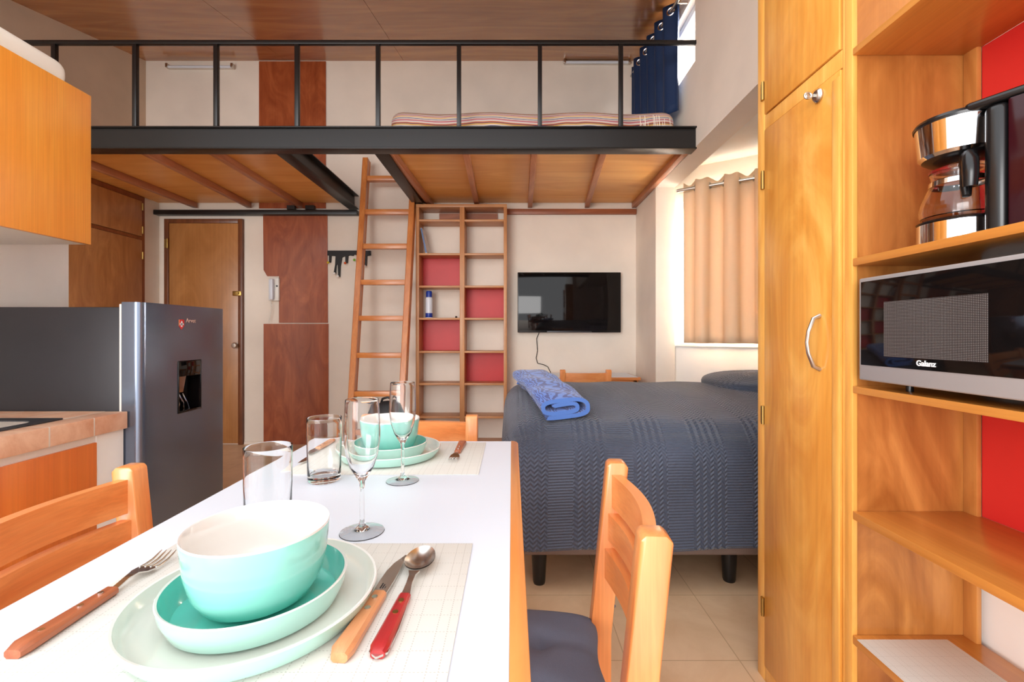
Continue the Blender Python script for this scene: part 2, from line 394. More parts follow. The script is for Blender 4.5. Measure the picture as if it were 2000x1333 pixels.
def thing(name, label, cat, loc=(0, 0, 0), group=None):
    o = bpy.data.objects.new(name, None); o.empty_display_size = .05; C.objects.link(o); o.location = loc
    return tag(o, label, cat, group)
def tag(o, label, cat, group=None):
    o['label'] = label; o['category'] = cat
    if group: o['group'] = group
    return o
def struct(o): o['kind'] = 'structure'; return o
def copy_tree(o, parent=None):
    c = o.copy(); C.objects.link(c)
    if parent is not None: c.parent = parent
    for ch in list(o.children): copy_tree(ch, c)
    return c
def text(name, body, size, mat, parent, loc, rot, extrude=.0006, spacing=1.0, offset=0.0):
    cu = bpy.data.curves.new(name, 'FONT'); cu.body = body; cu.size = size; cu.extrude = extrude; cu.space_character = spacing; cu.offset = offset
    cu.align_x = 'LEFT'
    tmp = bpy.data.objects.new(name + '_tmp', cu); C.objects.link(tmp)
    bpy.context.view_layer.update()
    me = bpy.data.meshes.new_from_object(tmp.evaluated_get(bpy.context.evaluated_depsgraph_get()))
    bpy.data.objects.remove(tmp); me.materials.clear(); me.materials.append(M[mat])
    o = bpy.data.objects.new(name, me); C.objects.link(o); o.parent = parent
    off = Vector((0, 0, 0)); p = parent
    while p is not None: off += Vector(p.location); p = p.parent
    o.location = Vector(loc) - off; o.rotation_euler = rot
    return o

# ------------------------------------------------------------------ the room shell
YB = 4.733; XR = 1.288; XL = -3.668; XLU = -3.807
ZCB = Z(119, YB); SL = .238
def ceil_z(y): return ZCB - SL * (YB - y)
struct(G().box(-4.2, 2.7, -1.2, 4.95, -.1, 0).build('floor', 'floor'))
struct(G().box(-4.2, 2.7, YB, YB + .15, 0, 4.3).build('wall_back', 'wall'))
# lower left wall (the closet stands in it), upper left wall
struct(G().box(XL - .02, XL, 4.53, YB, 0, 2.52).build('wall_left', 'wall'))
struct(G().box(XLU - .15, XLU, 0.6, YB, 0, 4.3).build('wall_left_upper', 'wall_loft'))
struct(G().box(-2.80, -2.62, -.6, 2.69, 0, 2.30).build('wall_kitchen', 'wall_white'))
# ceiling of glossy plywood sheets, rising to the back, with narrow seams
g = G()
xs = [-4.0, -2.62, -1.4 + .215, .05, 1.30, 1.31]
xs = [-3.96, -2.35, -1.127, 1.30]
for a, b_ in zip(xs[:-1], xs[1:]):
    for (y0, y1) in ((1.6, 3.02), (3.023, 4.80)):
        vs = [(y0, ceil_z(y0)), (y1, ceil_z(y1)), (y1, ceil_z(y1) + .015), (y0, ceil_z(y0) + .015)]
        g.prism(vs, 'X', a + .0015, b_ - .0015)
g.prism([(1.6, ceil_z(1.6) + .0145), (4.80, ceil_z(4.80) + .0145), (4.80, ceil_z(4.80) + .1), (1.6, ceil_z(1.6) + .1)], 'X', -4.0, 1.30)
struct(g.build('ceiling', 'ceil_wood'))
# right side: upper wall over the header, with the loft window opening
ZH = Z(406, YB)                       # underside of the header
WY0, WY1, WZ0, WZ1 = 3.20, 4.45, 3.07, 3.46
g = G()
g.box(XR, 1.46, 1.5, 3.20, ZH, 4.2); g.box(XR, 1.46, 4.45, YB + .02, ZH, 4.2)
g.box(XR, 1.46, 3.20, 4.45, ZH, WZ0); g.box(XR, 1.46, 3.20, 4.45, WZ1 + .1, 4.2)
struct(g.build('wall_right_upper', 'wall'))
struct(G().box(XR, 1.46, 4.08, YB + .02, 0, ZH).build('wall_right_pier', 'wall'))
# wall behind the bookcase, and its return
struct(G().box(1.135, 1.30, -1.2, 1.56, 0, 4.0).build('wall_right', 'wall_white'))
struct(G().box(1.30, 2.6, 1.42, 1.56, 0, 4.0).build('wall_alcove_near', 'wall_white'))
struct(G().box(2.42, 2.55, 1.5, 3.62, 0, 2.8).build('wall_alcove_side', 'wall_white'))
A0 = Vector((1.46, 4.13, 0)); ud = Vector((math.cos(math.radians(33)), -math.sin(math.radians(33)), 0)); nd = Vector((ud.y * -1, ud.x, 0))
MA = Matrix(((ud.x, nd.x, 0, A0.x), (ud.y, nd.y, 0, A0.y), (0, 0, 1, 0), (0, 0, 0, 1)))    # local u along the slanted wall, v outwards
g = G(); AU = 1.2
g.box(-.12, .015, 0, .14, 0, 2.66, mat=MA); g.box(AU - .12, AU + .05, 0, .14, 0, 2.66, mat=MA)
g.box(.015, AU - .12, 0, .14, 0, 1.045, mat=MA); g.box(.015, AU - .12, 0, .14, 2.33, 2.66, mat=MA)
struct(g.build('wall_alcove', 'wall_white'))
struct(G().prism([(1.46, 1.5), (2.5, 1.5), (2.5, 3.75), (1.46, 4.4)], 'Z', 2.63, 2.75).build('ceiling_alcove', 'wall_white'))
# alcove window: frame, mullion, panes, sill
wn = bpy.data.objects.new('window_1', None); C.objects.link(wn); wn.location = MA @ Vector((.5, .07, 1.045)); struct(wn)
g = G()
for (a, b_, z0, z1) in ((.015, .06, 1.045, 2.33), (AU - .165, AU - .12, 1.045, 2.33), (.06, AU - .165, 1.045, 1.09), (.06, AU - .165, 2.285, 2.33), (.52, .56, 1.09, 2.285)):
    g.box(a, b_, .05, .10, z0, z1, .003, mat=MA)
g.build('window_frame', 'alu', wn)
for (a, b_) in ((.06, .52), (.56, AU - .165)): G().box(a, b_, .072, .078, 1.09, 2.285, mat=MA).build('pane', 'window_glass', wn)
G().box(.0, AU - .10, -.03, .05, 1.035, 1.058, .003, mat=MA).build('window_sill', 'wall_white', wn)
# loft window
wn = bpy.data.objects.new('window_2', None); C.objects.link(wn); wn.location = (XR + .08, 3.8, WZ0); struct(wn)
g = G()
zt = WZ1 + .1
for (y0, y1, z0, z1) in ((WY0, WY0 + .03, WZ0, zt), (WY1 - .04, WY1, WZ0, zt), (WY0 + .03, WY1 - .04, WZ0, WZ0 + .035), (WY0 + .03, WY1 - .04, zt - .05, zt), (3.80, 3.835, WZ0 + .035, zt - .05)):
    g.box(XR + .05, XR + .10, y0, y1, z0, z1, .003)
g.build('window_frame', 'alu', wn)
for (a, b_) in ((WY0 + .03, 3.80), (3.835, WY1 - .04)): G().box(XR + .073, XR + .078, a, b_, WZ0 + .035, zt - .05).build('pane', 'window_glass', wn)

# door at the back
DX0, DX1, DZ = X(325, YB), X(477, YB), Z(429, YB)
d = bpy.data.objects.new('door_1', None); C.objects.link(d); d.location = ((DX0 + DX1) / 2, YB, 0); struct(d)
g = G(); g.box(DX0 - .0, DX0 + .045, YB - .035, YB + .01, 0, DZ, .004); g.box(DX1 - .045, DX1, YB - .035, YB + .01, 0, DZ, .004); g.box(DX0 + .045, DX1 - .045, YB - .035, YB + .01, DZ - .045, DZ, .004)
g.build('door_frame', 'door_frame', d)
lf = G().box(DX0 + .045, DX1 - .045, YB - .022, YB + .01, .012, DZ - .045, .002).build('door_leaf', 'door', d)
kx = X(462, 4.70)
g = G(); g.lathe([(0, -.0), (.032, 0), (.032, -.008), (.012, -.012), (.012, -.03), (.026, -.038), (.03, -.05), (.022, -.062), (0, -.064)], (kx, YB - .022, Z(675, 4.70)), 24, 'Y')
g.build('door_knob', 'nickel', lf)
g = G(); g.box(X(455, 4.70), X(472, 4.70), YB - .045, YB - .022, Z(578, 4.70), Z(569, 4.70), .004); g.cyl((X(466, 4.7), YB - .06, Z(573, 4.7)), (X(466, 4.7), YB - .04, Z(573, 4.7)), .014)
g.build('deadbolt', 'brass', lf)
for zz in (2.08, 1.15, .3):
    g = G(); g.cyl((DX0 + .04, YB - .04, zz - .05), (DX0 + .04, YB - .04, zz + .05), .008); g.box(DX0 + .005, DX0 + .04, YB - .038, YB - .034, zz - .045, zz + .045)
    g.build('hinge', 'brass', d)
# baseboards at the back
g = G(); g.box(DX1 + .005, X(515, YB), YB - .012, YB, 0, .03)
struct(g.build('baseboard_back', 'wall'))

# reddish plywood panels on the back wall
yy = YB
px = lambda v: X(v, yy); pz = lambda v: Z(v, yy)
g = G(); g.prism([(px(515), pz(422)), (px(640), pz(422)), (px(641), pz(631)), (px(546), pz(631)), (px(546), pz(540)), (px(523), pz(540)), (px(516), pz(528))], 'Y', yy - .012, yy + .002)
tag(g.build('wall_panel', 'mahog'), 'reddish brown plywood panel with a notch cut for the intercom, under the loft', 'panel')
g = G(); g.box(px(516), px(642), yy - .012, yy + .002, 0, pz(633))
tag(g.build('wall_panel', 'mahog'), 'reddish brown plywood panel with a dark knot, reaching down to the floor', 'panel')
g = G(); g.box(px(507), px(637), yy - .012, yy + .002, 2.45, pz(121))
tag(g.build('wall_panel', 'mahog'), 'reddish brown plywood strip on the wall above the loft floor', 'panel')

# ------------------------------------------------------------------ loft
YF = XR * F / 362.0                                   # front face of the main beam
zb = Z(290, YF); zt_ = Z(246, YF)
lf_ = thing('loft_platform', 'mezzanine loft platform on black steel beams with plywood underside', 'loft', (-1.2, YF, zb))
def ibeam_x(g, x0, x1, y0, z0, z1, wd=.105, t=.009):
    g.box(x0, x1, y0, y0 + wd, z0, z0 + t, .001); g.box(x0, x1, y0, y0 + wd, z1 - t, z1, .001); g.box(x0, x1, y0 + wd / 2 - .03, y0 + wd / 2 - .02, z0 + t, z1 - t)
def ibeam_y(g, x0, y0, y1, z0, z1, wd=.10, t=.009):
    g.box(x0, x0 + wd, y0, y1, z0, z0 + t, .001); g.box(x0, x0 + wd, y0, y1, z1 - t, z1, .001); g.box(x0 + wd / 2 - .006, x0 + wd / 2 + .006, y0, y1, z0 + t, z1 - t)
g = G(); ibeam_x(g, XLU + .002, XR - .002, YF, zb, zt_)
g.build('main_beam', 'steel_black', lf_)
for x0 in (-1.69, -.985):
    g = G(); ibeam_y(g, x0, YF + .1, YB - .01, zb, zt_ - .012); g.build('cross_beam', 'steel_black', lf_)
zp = 2.508
g = G(); g.box(XLU + .002, -1.64, YF + .062, YB - .01, zp, zp + .02)
g.build('floor_panel', 'loft_ply', lf_)
g = G(); g.box(-.93, XR - .002, YF + .062, YB - .01, zp, zp + .02)
g.build('floor_panel', 'loft_ply', lf_)
for (xf, xb) in ((-3.32, -3.28), (-2.67, -2.72), (-2.18, -2.19), (-.89, -.83), (-.336, -.36), (.16, .186), (.66, .775), (1.255, 1.262)):
    g = G(); g.beam((xf, YF + .11, zb + .042), (xb, YB - .02, zb + .042), .045, .055, .002)
    g.build('joist', 'joist', lf_)
g = G(); g.box(X(988, 4.69), XR - .004, 4.69, YB - .002, Z(418, 4.69), Z(408, 4.69) , .003)
g.build('ledger', 'ledger', lf_)
g = G(); g.box(X(283, 4.66), X(697, 4.66), 4.655, YB - .002, Z(419, 4.66), Z(410, 4.66), .002)
g.box(X(560, 4.66), X(575, 4.66), 4.66, 4.70, Z(409, 4.66), Z(401, 4.66)); g.box(X(596, 4.66), X(613, 4.66), 4.66, 4.70, Z(409, 4.66), Z(401, 4.66))
g.build('wall_angle', 'steel_black', lf_)
# railing
yr = YF + .03
rl = thing('loft_railing', 'black steel railing with thin upright posts along the loft edge', 'railing', (-1.2, yr, zt_))
zr = Z(84, yr)
g = G(); g.box(XLU + .3, X(1365, yr), yr - .014, yr + .014, zr - .014, zr + .014, .003); g.build('top_rail', 'steel_black', rl)
for i in range(9):
    xx = X(107 + 157.9 * i, yr) if i else X(107, yr)
    if xx > 1.2: continue
    g = G(); g.box(xx - .0145, xx + .0145, yr - .0145, yr + .0145, zt_, zr - .014, .002); g.build('post', 'steel_black', rl)
for k in (1, 2):
    xx = X(107, yr) - .561 * k
    if xx > XLU + .3:
        g = G(); g.box(xx - .0145, xx + .0145, yr - .0145, yr + .0145, zt_, zr - .014, .002); g.build('post', 'steel_black', rl)
# loft bed
mt_ = thing('loft_mattress', 'mattress under a striped woven blanket lying on the loft floor', 'mattress', (.2, 3.9, zp + .02))
def mat_fn(x0, x1, y0, y1, z0, z1, r):
    def fn(u, v):
        # v runs around the section from the bottom front over the top to the bottom back
        L1, L2 = (z1 - z0), (y1 - y0); T = 2 * L1 + L2; s_ = v * T
        if s_ < L1: y, z = y0, z0 + s_
        elif s_ < L1 + L2: y, z = y0 + s_ - L1, z1
        else: y, z = y1, z1 - (s_ - L1 - L2)
        x = x0 + (x1 - x0) * u
        # round towards an inner box
        cx = min(max(x, x0 + r), x1 - r); cy = min(max(y, y0 + r), y1 - r); cz = min(z, z1 - r)
        dv = Vector((x - cx, y - cy, z - cz))
        if dv.length > 1e-6: dv = dv.normalized() * r
        p = Vector((cx, cy, cz)) + dv
        p.z += .008 * math.sin(x * 9) * math.sin(y * 7)
        return p
    return fn
x0, x1, y0, y1, z0, z1 = -.93, 1.235, 3.36, 4.68, zp + .021, Z(222, 3.45)
g = G(); g.grid(mat_fn(x0, x1, y0, y1, z0, z1, .11), 60, 50, lambda u, v: (u * 2.1, v * 1.8))
g.box(x0 + .05, x1 - .05, y0 + .05, y1 - .05, z0, z1 - .06, .05)
o = g.build('blanket', 'stripes', mt_, normals=False)
g = G()
for k in range(26):
    xx = x1 - .30 + .28 * random.random(); yy_ = y0 - .012 - .01 * random.random()
    g.tube([(xx, yy_ + .02, z1 - .05 - .1 * random.random()), (xx + .004, yy_, z0 + .05), (xx + .01 * random.random(), yy_, z0 + .004)], .0022, 5)
g.build('fringe', 'cream_box', mt_)
# blue curtain, rod, eyelets
cu = thing('navy_curtain', 'navy blue eyelet curtain hanging beside the loft window', 'curtain', (1.2, 3.9, 2.75))
def rodp(y): return Vector((1.205, y, 3.60 + .14 * (y - 3.5)))
ys0, ys1 = 3.36, 4.52
g = G(); NW = 5.5
def cf(u, v):
    y = ys0 + (ys1 - ys0) * u; rp = rodp(y); top = rp.z + .055; bot = 2.80 + .02 * math.sin(u * 20)
    amp = .042 * (1 - .2 * v)
    x = 1.205 + amp * math.sin(u * NW * 2 * PI + .4)
    return Vector((min(x, 1.28), y + .012 * math.sin(u * 31 + v * 3) * v, top + (bot - top) * v))
g.grid(cf, 150, 14); g.build('drape', 'curtain_blue', cu, solid=.004)
for i in range(int(NW * 2)):
    u = ((i + .0) * PI - .4) / (NW * 2 * PI)
    if not 0 < u < 1: continue
    y = ys0 + (ys1 - ys0) * u; p = rodp(y)
    sgn = 1 if math.cos(u * NW * 2 * PI + .4) > 0 else -1
    t = Vector((.042 * NW * 2 * PI / (ys1 - ys0) * sgn, 1, 0)).normalized(); a = Vector((0, 0, 1)); bb = t
    g = G(); g.tube([p + (a * math.cos(q) + bb * math.sin(q)) * .027 for q in [2 * PI * k / 20 for k in range(20)]], .0075, 8, closed=True)
    g.build('eyelet', 'chrome', cu)
g = G(); g.cyl(rodp(3.25), rodp(4.6), .012, 16); g.sphere(rodp(3.23), .018)
for yv in (3.34, 4.58): g.cyl(rodp(yv), rodp(yv) + Vector((.085, 0, 0)), .007, 10)
tag(g.build('curtain_rod', 'nickel'), 'metal curtain rod carrying the navy curtain', 'curtain rod')
# two tube lamps on the loft wall
for k, (a, b_, y_, lab) in enumerate(((326, 455, 130, 'tube lamp on the loft wall, left of the reddish strip'), (1102, 1230, 121, 'thin tube lamp on the loft wall, beside the navy curtain'))):
    t = thing('fluorescent_lamp', 'unlit white ' + lab, 'lamp', (X((a + b_) / 2, 4.69), YB, Z(y_, 4.69)), 'tube lamps above the loft')
    g = G(); g.box(X(a, 4.7), X(b_, 4.7), YB - .03, YB - .001, Z(y_ + 3, 4.7), Z(y_ - 3, 4.7), .004); g.build('housing', 'white_plastic', t)
    g = G(); g.cyl((X(a + 3, 4.69), YB - .045, Z(y_ + 1, 4.69)), (X(b_ - 3, 4.69), YB - .045, Z(y_ + 1, 4.69)), .013, 12); g.build('tube', 'white_lam', t)
    for q in (a + 1, b_ - 1):
        g = G(); g.box(X(q, 4.69) - .012, X(q, 4.69) + .012, YB - .062, YB - .028, Z(y_ + 4, 4.7), Z(y_ - 4, 4.7), .003); g.build('socket', 'nickel', t)

# ------------------------------------------------------------------ closet at the left under the loft
cl = thing('built_in_closet', 'brown plywood built-in closet beneath the loft, behind the fridge', 'closet', (-3.74, 3.7, 0))
g = G(); xf = -3.655
g.box(-3.80, xf, 2.75, 2.78, 0, 2.505); g.box(-3.80, xf, 4.49, 4.53, 0, 2.505); g.box(-3.80, xf, 2.78, 4.49, 2.46, 2.505); g.box(-3.80, xf, 2.78, 4.49, 2.075, 2.105); g.box(-3.80, -3.78, 2.78, 4.49, 0, 2.46); g.box(-3.80, xf, 2.78, 4.49, 0, .06)
g.build('carcass', 'closet_edge', cl)
for (y0, y1, z0, z1, hs) in ((3.64, 4.485, 2.108, 2.455, (2.17, 2.4)), (3.64, 4.485, .065, 2.07, (.3, 1.0, 1.92)), (2.785, 3.635, 2.108, 2.455, ()), (2.785, 3.635, .065, 2.07, ())):
    o = G().box(xf - .012, xf + .01, y0, y1, z0, z1, .003).build('door', 'closet', cl)
    for hz in hs:
        g = G(); g.cyl((xf + .014, y1 + .004, hz - .035), (xf + .014, y1 + .004, hz + .035), .007, 10); g.build('hinge', 'brass', o)

# hook rack
hk = thing('coat_hook_rack', 'black coat rack shaped like dripping paint, with small round knobs', 'coat rack', (X(682, 4.71), YB, Z(500, 4.71)))
q = lambda a, b_: (X(a, 4.715), Z(b_, 4.715))
pts = [(640, 490), (724, 490), (724, 499), (717, 500), (716, 519), (713, 519), (712, 500), (696, 499), (692, 497), (690, 500), (683, 499), (680, 500), (679, 514), (675, 514), (675, 500), (668, 503), (665, 520), (664, 541), (661, 541), (660, 518), (657, 517), (656, 535), (652, 535), (655, 518), (656, 501), (651, 500), (647, 500), (646, 513), (643, 513), (643, 500), (640, 499)]
g = G(); g.prism([q(*p) for p in pts], 'Y', 4.705, 4.728); g.build('rack_board', 'black_matte', hk)
for (a, b_, c_) in ((643, 514, 'yellow'), (655, 535, 'white_k'), (662, 541, 'white_k'), (676, 515, 'orange_k'), (694, 509, 'green'), (714, 521, 'white_k')):
    x_, z_ = q(a, b_); g = G(); g.cyl((x_, 4.706, z_), (x_, 4.69, z_), .006, 10); g.sphere((x_, 4.684, z_), .013); o = g.build('hook_knob', c_, hk); o['label'] = c_.replace('_k', '') + ' knob'

# intercom phone
ic = thing('intercom_phone', 'white wall intercom handset with a curly cord in the panel notch', 'intercom', (X(535, 4.72), YB, Z(570, 4.72)))
g = G(); g.box(X(524, 4.7), X(545, 4.7), 4.695, YB - .001, Z(588, 4.7), Z(543, 4.7), .008); g.build('base', 'white_plastic', ic)
g = G(); g.box(X(526, 4.67), X(534, 4.67), 4.655, 4.70, Z(586, 4.67), Z(545, 4.67), .01); g.build('handset', 'white_lam', ic)
g = G(); g.cyl((X(540.5, 4.69), 4.69, Z(559, 4.69)), (X(540.5, 4.69), 4.697, Z(559, 4.69)), .009, 14); g.build('call_button', 'darkgrey', ic)
g = G(); pp = []
for k in range(120):
    t = k / 119; a = t * 2 * PI * 14
    pp.append((X(528, 4.7) + .006 * math.cos(a) + .012 * math.sin(t * 5), 4.70 + .006 * math.sin(a), Z(588, 4.7) - .22 * t))
g.tube(pp, .0022, 5); g.build('cord', 'white_plastic', ic)

# ------------------------------------------------------------------ ladder
ld = thing('loft_ladder', 'wooden ladder leaning up to the loft opening beside the shelf', 'ladder', (-1.25, 4.2, 0))
def ladp(z): t = (z - 2.4) / 1.83; return 4.50 + .32 * t
def lxl(z): return -1.475 - .0 * z + .012 * (z - 2.4)
def lxr(z): return -.985 - .02 * (2.4 - z)
for fx in (lambda z: -1.465, lambda z: -.984 + .01 * (z - 2.4)):
    g = G(); g.beam((fx(0), ladp(0), .0), (fx(2.9), ladp(2.9), 2.9), .046, .085, .004, up=(0, 1, 0))
    g.build('rail', 'ladder', ld)
yq = 4.4
zz = []
for p in (349, 414, 481, 551, 621, 693, 768):
    z_ = 1.5
    for _ in range(12): z_ = Z(p, ladp(z_))
    zz.append(z_)
zz += [zz[-1] - .335 * 1.05]
zz = [z for z in zz if z > .1]
for z_ in zz + [zz[-1] - .3]:
    if z_ < .06: continue
    y_ = ladp(z_)
    g = G(); g.box(-1.448, -.995, y_ - .035, y_ + .035, z_ - .030, z_ + .018, .003); g.build('rung', 'ladder_x', ld)

# ------------------------------------------------------------------ cube shelf
cs = thing('cube_bookshelf', 'tall open wooden shelf with two columns and red backed cells', 'bookshelf', (X(901, 4.5), 4.6, 0))
ysf = 4.50; sx0, sx1 = X(812, ysf), X(990, ysf); ztop = 2.432
for (a, b_, nm) in ((sx0, sx0 + .032, 'side_panel'), (sx1 - .032, sx1, 'side_panel'), (X(902.5, ysf) - .024, X(902.5, ysf) + .024, 'divider')):
    G().box(a, b_, ysf, YB - .002, 0, ztop - .03, .002).build(nm, 'shelfwood', cs)
G().box(sx0, sx1, ysf, YB - .002, ztop - .03, ztop, .002).build('top_board', 'shelfwood_x', cs)
sh_z = [Z(p, ysf) for p in (430.5, 496.5, 560, 623, 688, 751, 816)]
xm0, xm1 = X(902.5, ysf) - .024, X(902.5, ysf) + .024
for z_ in sh_z + [Z(868, ysf)]:
    for (a, b_) in ((sx0 + .032, xm0), (xm1, sx1 - .032)):
        G().box(a, b_, ysf + .004, YB - .002, z_ - .01, z_ + .01, .002).build('shelf', 'shelfwood_x', cs)
for (a, b_, i) in ((sx0 + .032, xm0, 1), (xm1, sx1 - .032, 2), (sx0 + .032, xm0, 3), (xm1, sx1 - .032, 4)):
    o = G().box(a, b_, YB - .012, YB - .003, sh_z[i + 1] + .01, sh_z[i] - .01).build('back_panel', 'red', cs); o['label'] = 'red back panel'
G().box(sx0 + .2, sx1 - .1, YB - .03, YB - .004, ztop - .10, ztop - .04).build('rear_cleat', 'ledger', cs)
# things on it
bx = X(838, 4.6); z0 = sh_z[1] + .0105
MT = Matrix.Translation((X(829, 4.6) + .035, 4.6, z0)) @ Matrix.Rotation(-.2, 4, 'Y')
g = G(); g.box(-.008, .008, -.09, .07, 0, .255, .001, mi=0, mat=MT); g.box(-.0065, .0065, -.0915, .0, .003, .252, mi=1, mat=MT)
tag(g.build('magazine', ['magazine', 'paper']), 'blue magazine leaning in the upper left cell of the shelf', 'magazine')
sc = thing('spray_can', 'white and blue spray can with a blue cap standing in a shelf cell', 'spray can', (X(838, 4.58), 4.58, sh_z[3] + .0102))
c0 = sc.location.copy(); r_ = .036; hh = Z(569, 4.58) - c0.z
g = G(); g.lathe([(0, 0), (r_ * .93, 0), (r_, .006), (r_, hh * .18), (r_, hh * .55), (r_, hh * .70), (r_ * .8, hh * .77), (0, hh * .77)], c0, 28, mats=[0, 0, 1, 0, 0, 0, 0]); g.build('can', ['white_lam', 'blue_cap'], sc)
g = G(); g.lathe([(0, hh * .77), (r_ * .86, hh * .77), (r_ * .86, hh * .95), (r_ * .7, hh), (0, hh)], c0, 24); g.build('cap', 'blue_cap', sc)
g = G(); g.lathe([(0, 0), (.01, 0), (.012, .012), (.006, .018), (0, .018)], (X(891, 4.56), 4.56, sh_z[3] + .0102), 14)
tag(g.build('bottle_stopper', 'black'), 'tiny black stopper lying on the shelf right of the spray can', 'stopper')

# ------------------------------------------------------------------ television
tv = thing('television', 'black flat television on the back wall above the desk', 'television', (X(1112, 4.66), YB, Z(591, 4.66)))
yt = 4.655; a, b_ = X(1011, yt), X(1213, yt); z0, z1 = Z(650, yt), Z(532, yt)
g = G(); g.box(a, b_, yt + .004, yt + .045, z0, z1, .006); g.box(a + .25, b_ - .25, yt + .045, YB - .002, z0 + .15, z1 - .1, .01); g.build('casing', 'black', tv)
G().box(a + .01, b_ - .01, yt, yt + .006, z0 + .022, z1 - .01, .001).build('screen', 'black_gloss', tv)
G().box(a + .30, b_ - .30, yt - .003, yt + .006, z0 + .002, z0 + .016, .001).build('lower_trim', 'darkgrey', tv)
cb = [(X(p, 4.71), 4.72, Z(v, 4.71)) for p, v in ((1054, 648), (1048, 662), (1050, 685), (1047, 700), (1050, 710), (1062, 713), (1070, 717), (1075, 727), (1077, 738))]
g = G(); g.tube(cb, .004, 6); g.build('power_cable', 'cable', tv)

# ------------------------------------------------------------------ desk
dk = thing('small_desk', 'small wooden desk with white top against the back wall below the television', 'desk', (.68, 4.45, 0))
a, b_ = X(1036, 4.22), X(1252, 4.22)
G().box(a, b_, 4.22, 4.71, .716, .742, .004).build('desk_top', 'pine_x', dk)
G().box(a + .02, b_ - .02, 4.235, 4.70, .742, .745).build('top_sheet', 'white_lam', dk)
G().box(a + .03, b_ - .03, 4.235, 4.69, .63, .716, .003).build('apron', 'pine_x', dk)
for xx in (a + .02, b_ - .07):
    for y_ in (4.235, 4.645): G().box(xx, xx + .05, y_, y_ + .05, 0, .716, .004).build('leg', 'pine', dk)

# ------------------------------------------------------------------ chairs
def make_chair():
    root = thing('dining_chair', 'x', 'chair')
    hw = .183
    for s in (-1, 1):
        g = G(); prof = [(-.178, 0), (-.178, .48), (-.215, .855), (-.222, .862), (-.252, .862), (-.262, .852), (-.224, .48), (-.224, 0)]
        g.prism(prof, 'X', s * hw - .021, s * hw + .021, .004); g.build('back_post', 'pine', root)
        g = G(); g.box(s * hw - .021, s * hw + .021, .15, .19, 0, .445, .004); g.build('front_leg', 'pine', root)
        g = G(); g.box(s * hw - .012, s * hw + .012, -.18, .152, .38, .445, .003); g.build('side_apron', 'pine_y', root)
        g = G(); g.box(s * hw - .011, s * hw + .011, -.18, .152, .16, .195, .003); g.build('stretcher', 'pine_y', root)
    for (z0, z1) in ((.764, .836), (.690, .750), (.606, .672)):
        zc = (z0 + z1) / 2; yc = -.200 - .037 * (zc - .48) / .375
        n = 20; pl = []
        for k in range(n + 1):
            t = k / n; x_ = -hw + .004 + (2 * hw - .008) * t; pl.append((x_, yc - .028 * math.sin(PI * t)))
        th = .011
        poly = [(x_, y_ + th) for x_, y_ in pl] + [(x_, y_ - th) for x_, y_ in reversed(pl)]
        g = G(); g.prism(poly, 'Z', z0, z1, .0025); g.build('back_slat', 'pine_x', root)
    g = G(); g.box(-hw + .02, hw - .02, .156, .178, .38, .445, .003); g.build('front_apron', 'pine_x', root)
    g = G()
    for k in range(5):
        y0 = -.175 + k * .075; g.box(-.205, .205, y0, y0 + .068, .445, .463, .003)
    g.build('seat', 'pine_x', root)
    # tufted cushion
    def cf(u, v):
        a = (u * 2 - 1); b_ = (v * 2 - 1)
        def sq(t): return math.copysign(abs(t) ** .9, t)
        return a, b_
    tufts = [(-.33, -.33), (.33, -.33), (-.33, .33), (.33, .33)]
    g = G(); N = 30
    def hgt(a, b_):
        e = max(0, 1 - abs(a) ** 5) * max(0, 1 - abs(b_) ** 5)
        h = .030 * e ** .5
        for (p, q_) in tufts: h -= .020 * math.exp(-((a - p) ** 2 + (b_ - q_) ** 2) / .018)
        h -= .006 * math.exp(-(a - .33) ** 2 / .004) + .006 * math.exp(-(a + .33) ** 2 / .004) if abs(b_) > .33 else 0
        return h
    def pos(u, v, sg):
        a, b_ = u * 2 - 1, v * 2 - 1
        k = 1 - .05 * (a * a * b_ * b_) ; w_ = .006 * math.sin(6 * a) * b_ * b_
        return Vector((a * .198 * k, .0 + b_ * .190 * k + w_, .498 + sg * max(hgt(a, b_), .0015 if sg > 0 else 0.0)))
    g.grid(lambda u, v: pos(u, v, 1), N, N); g.grid(lambda u, v: pos(u, v, -1), N, N)
    bmesh.ops.remove_doubles(g.bm, verts=g.bm.verts[:], dist=.0017)
    o = g.build('seat_cushion', 'cushion', root); 
    for s in (-1, 1):
        g = G(); c = Vector((s * .185, -.185, .50))
        g.tube([c, c + Vector((s * .0, -.03, .012)), c + Vector((s * .018, -.05, .02)), c + Vector((s * .03, -.03, .016)), c + Vector((s * .026, -.012, .004)), c + Vector((s * .016, -.02, -.03))], .0045, 8)
        g.build('cushion_tie', 'cushion', o)
    return root
ch = make_chair()
def place(o, x_, y_, rz, label, group='matching pine chairs'):
    o.location = (x_, y_, 0); o.rotation_euler = (0, 0, rz); o['label'] = label; o['group'] = group; return o
proto = ch
place(copy_tree(proto), -.600, .815, -PI / 2, 'pine slatted chair at the left side of the table, in front of the kitchen counter')
place(copy_tree(proto), -.325, 1.375, PI, 'pine slatted chair at the far end of the white table')
place(copy_tree(proto), .587, 3.87, 0, 'pine slatted chair at the desk behind the bed')
place(proto, -.015, .868, PI / 2 - math.radians(4.5), 'pine slatted chair with grey cushion at the right of the table, beside the bed')

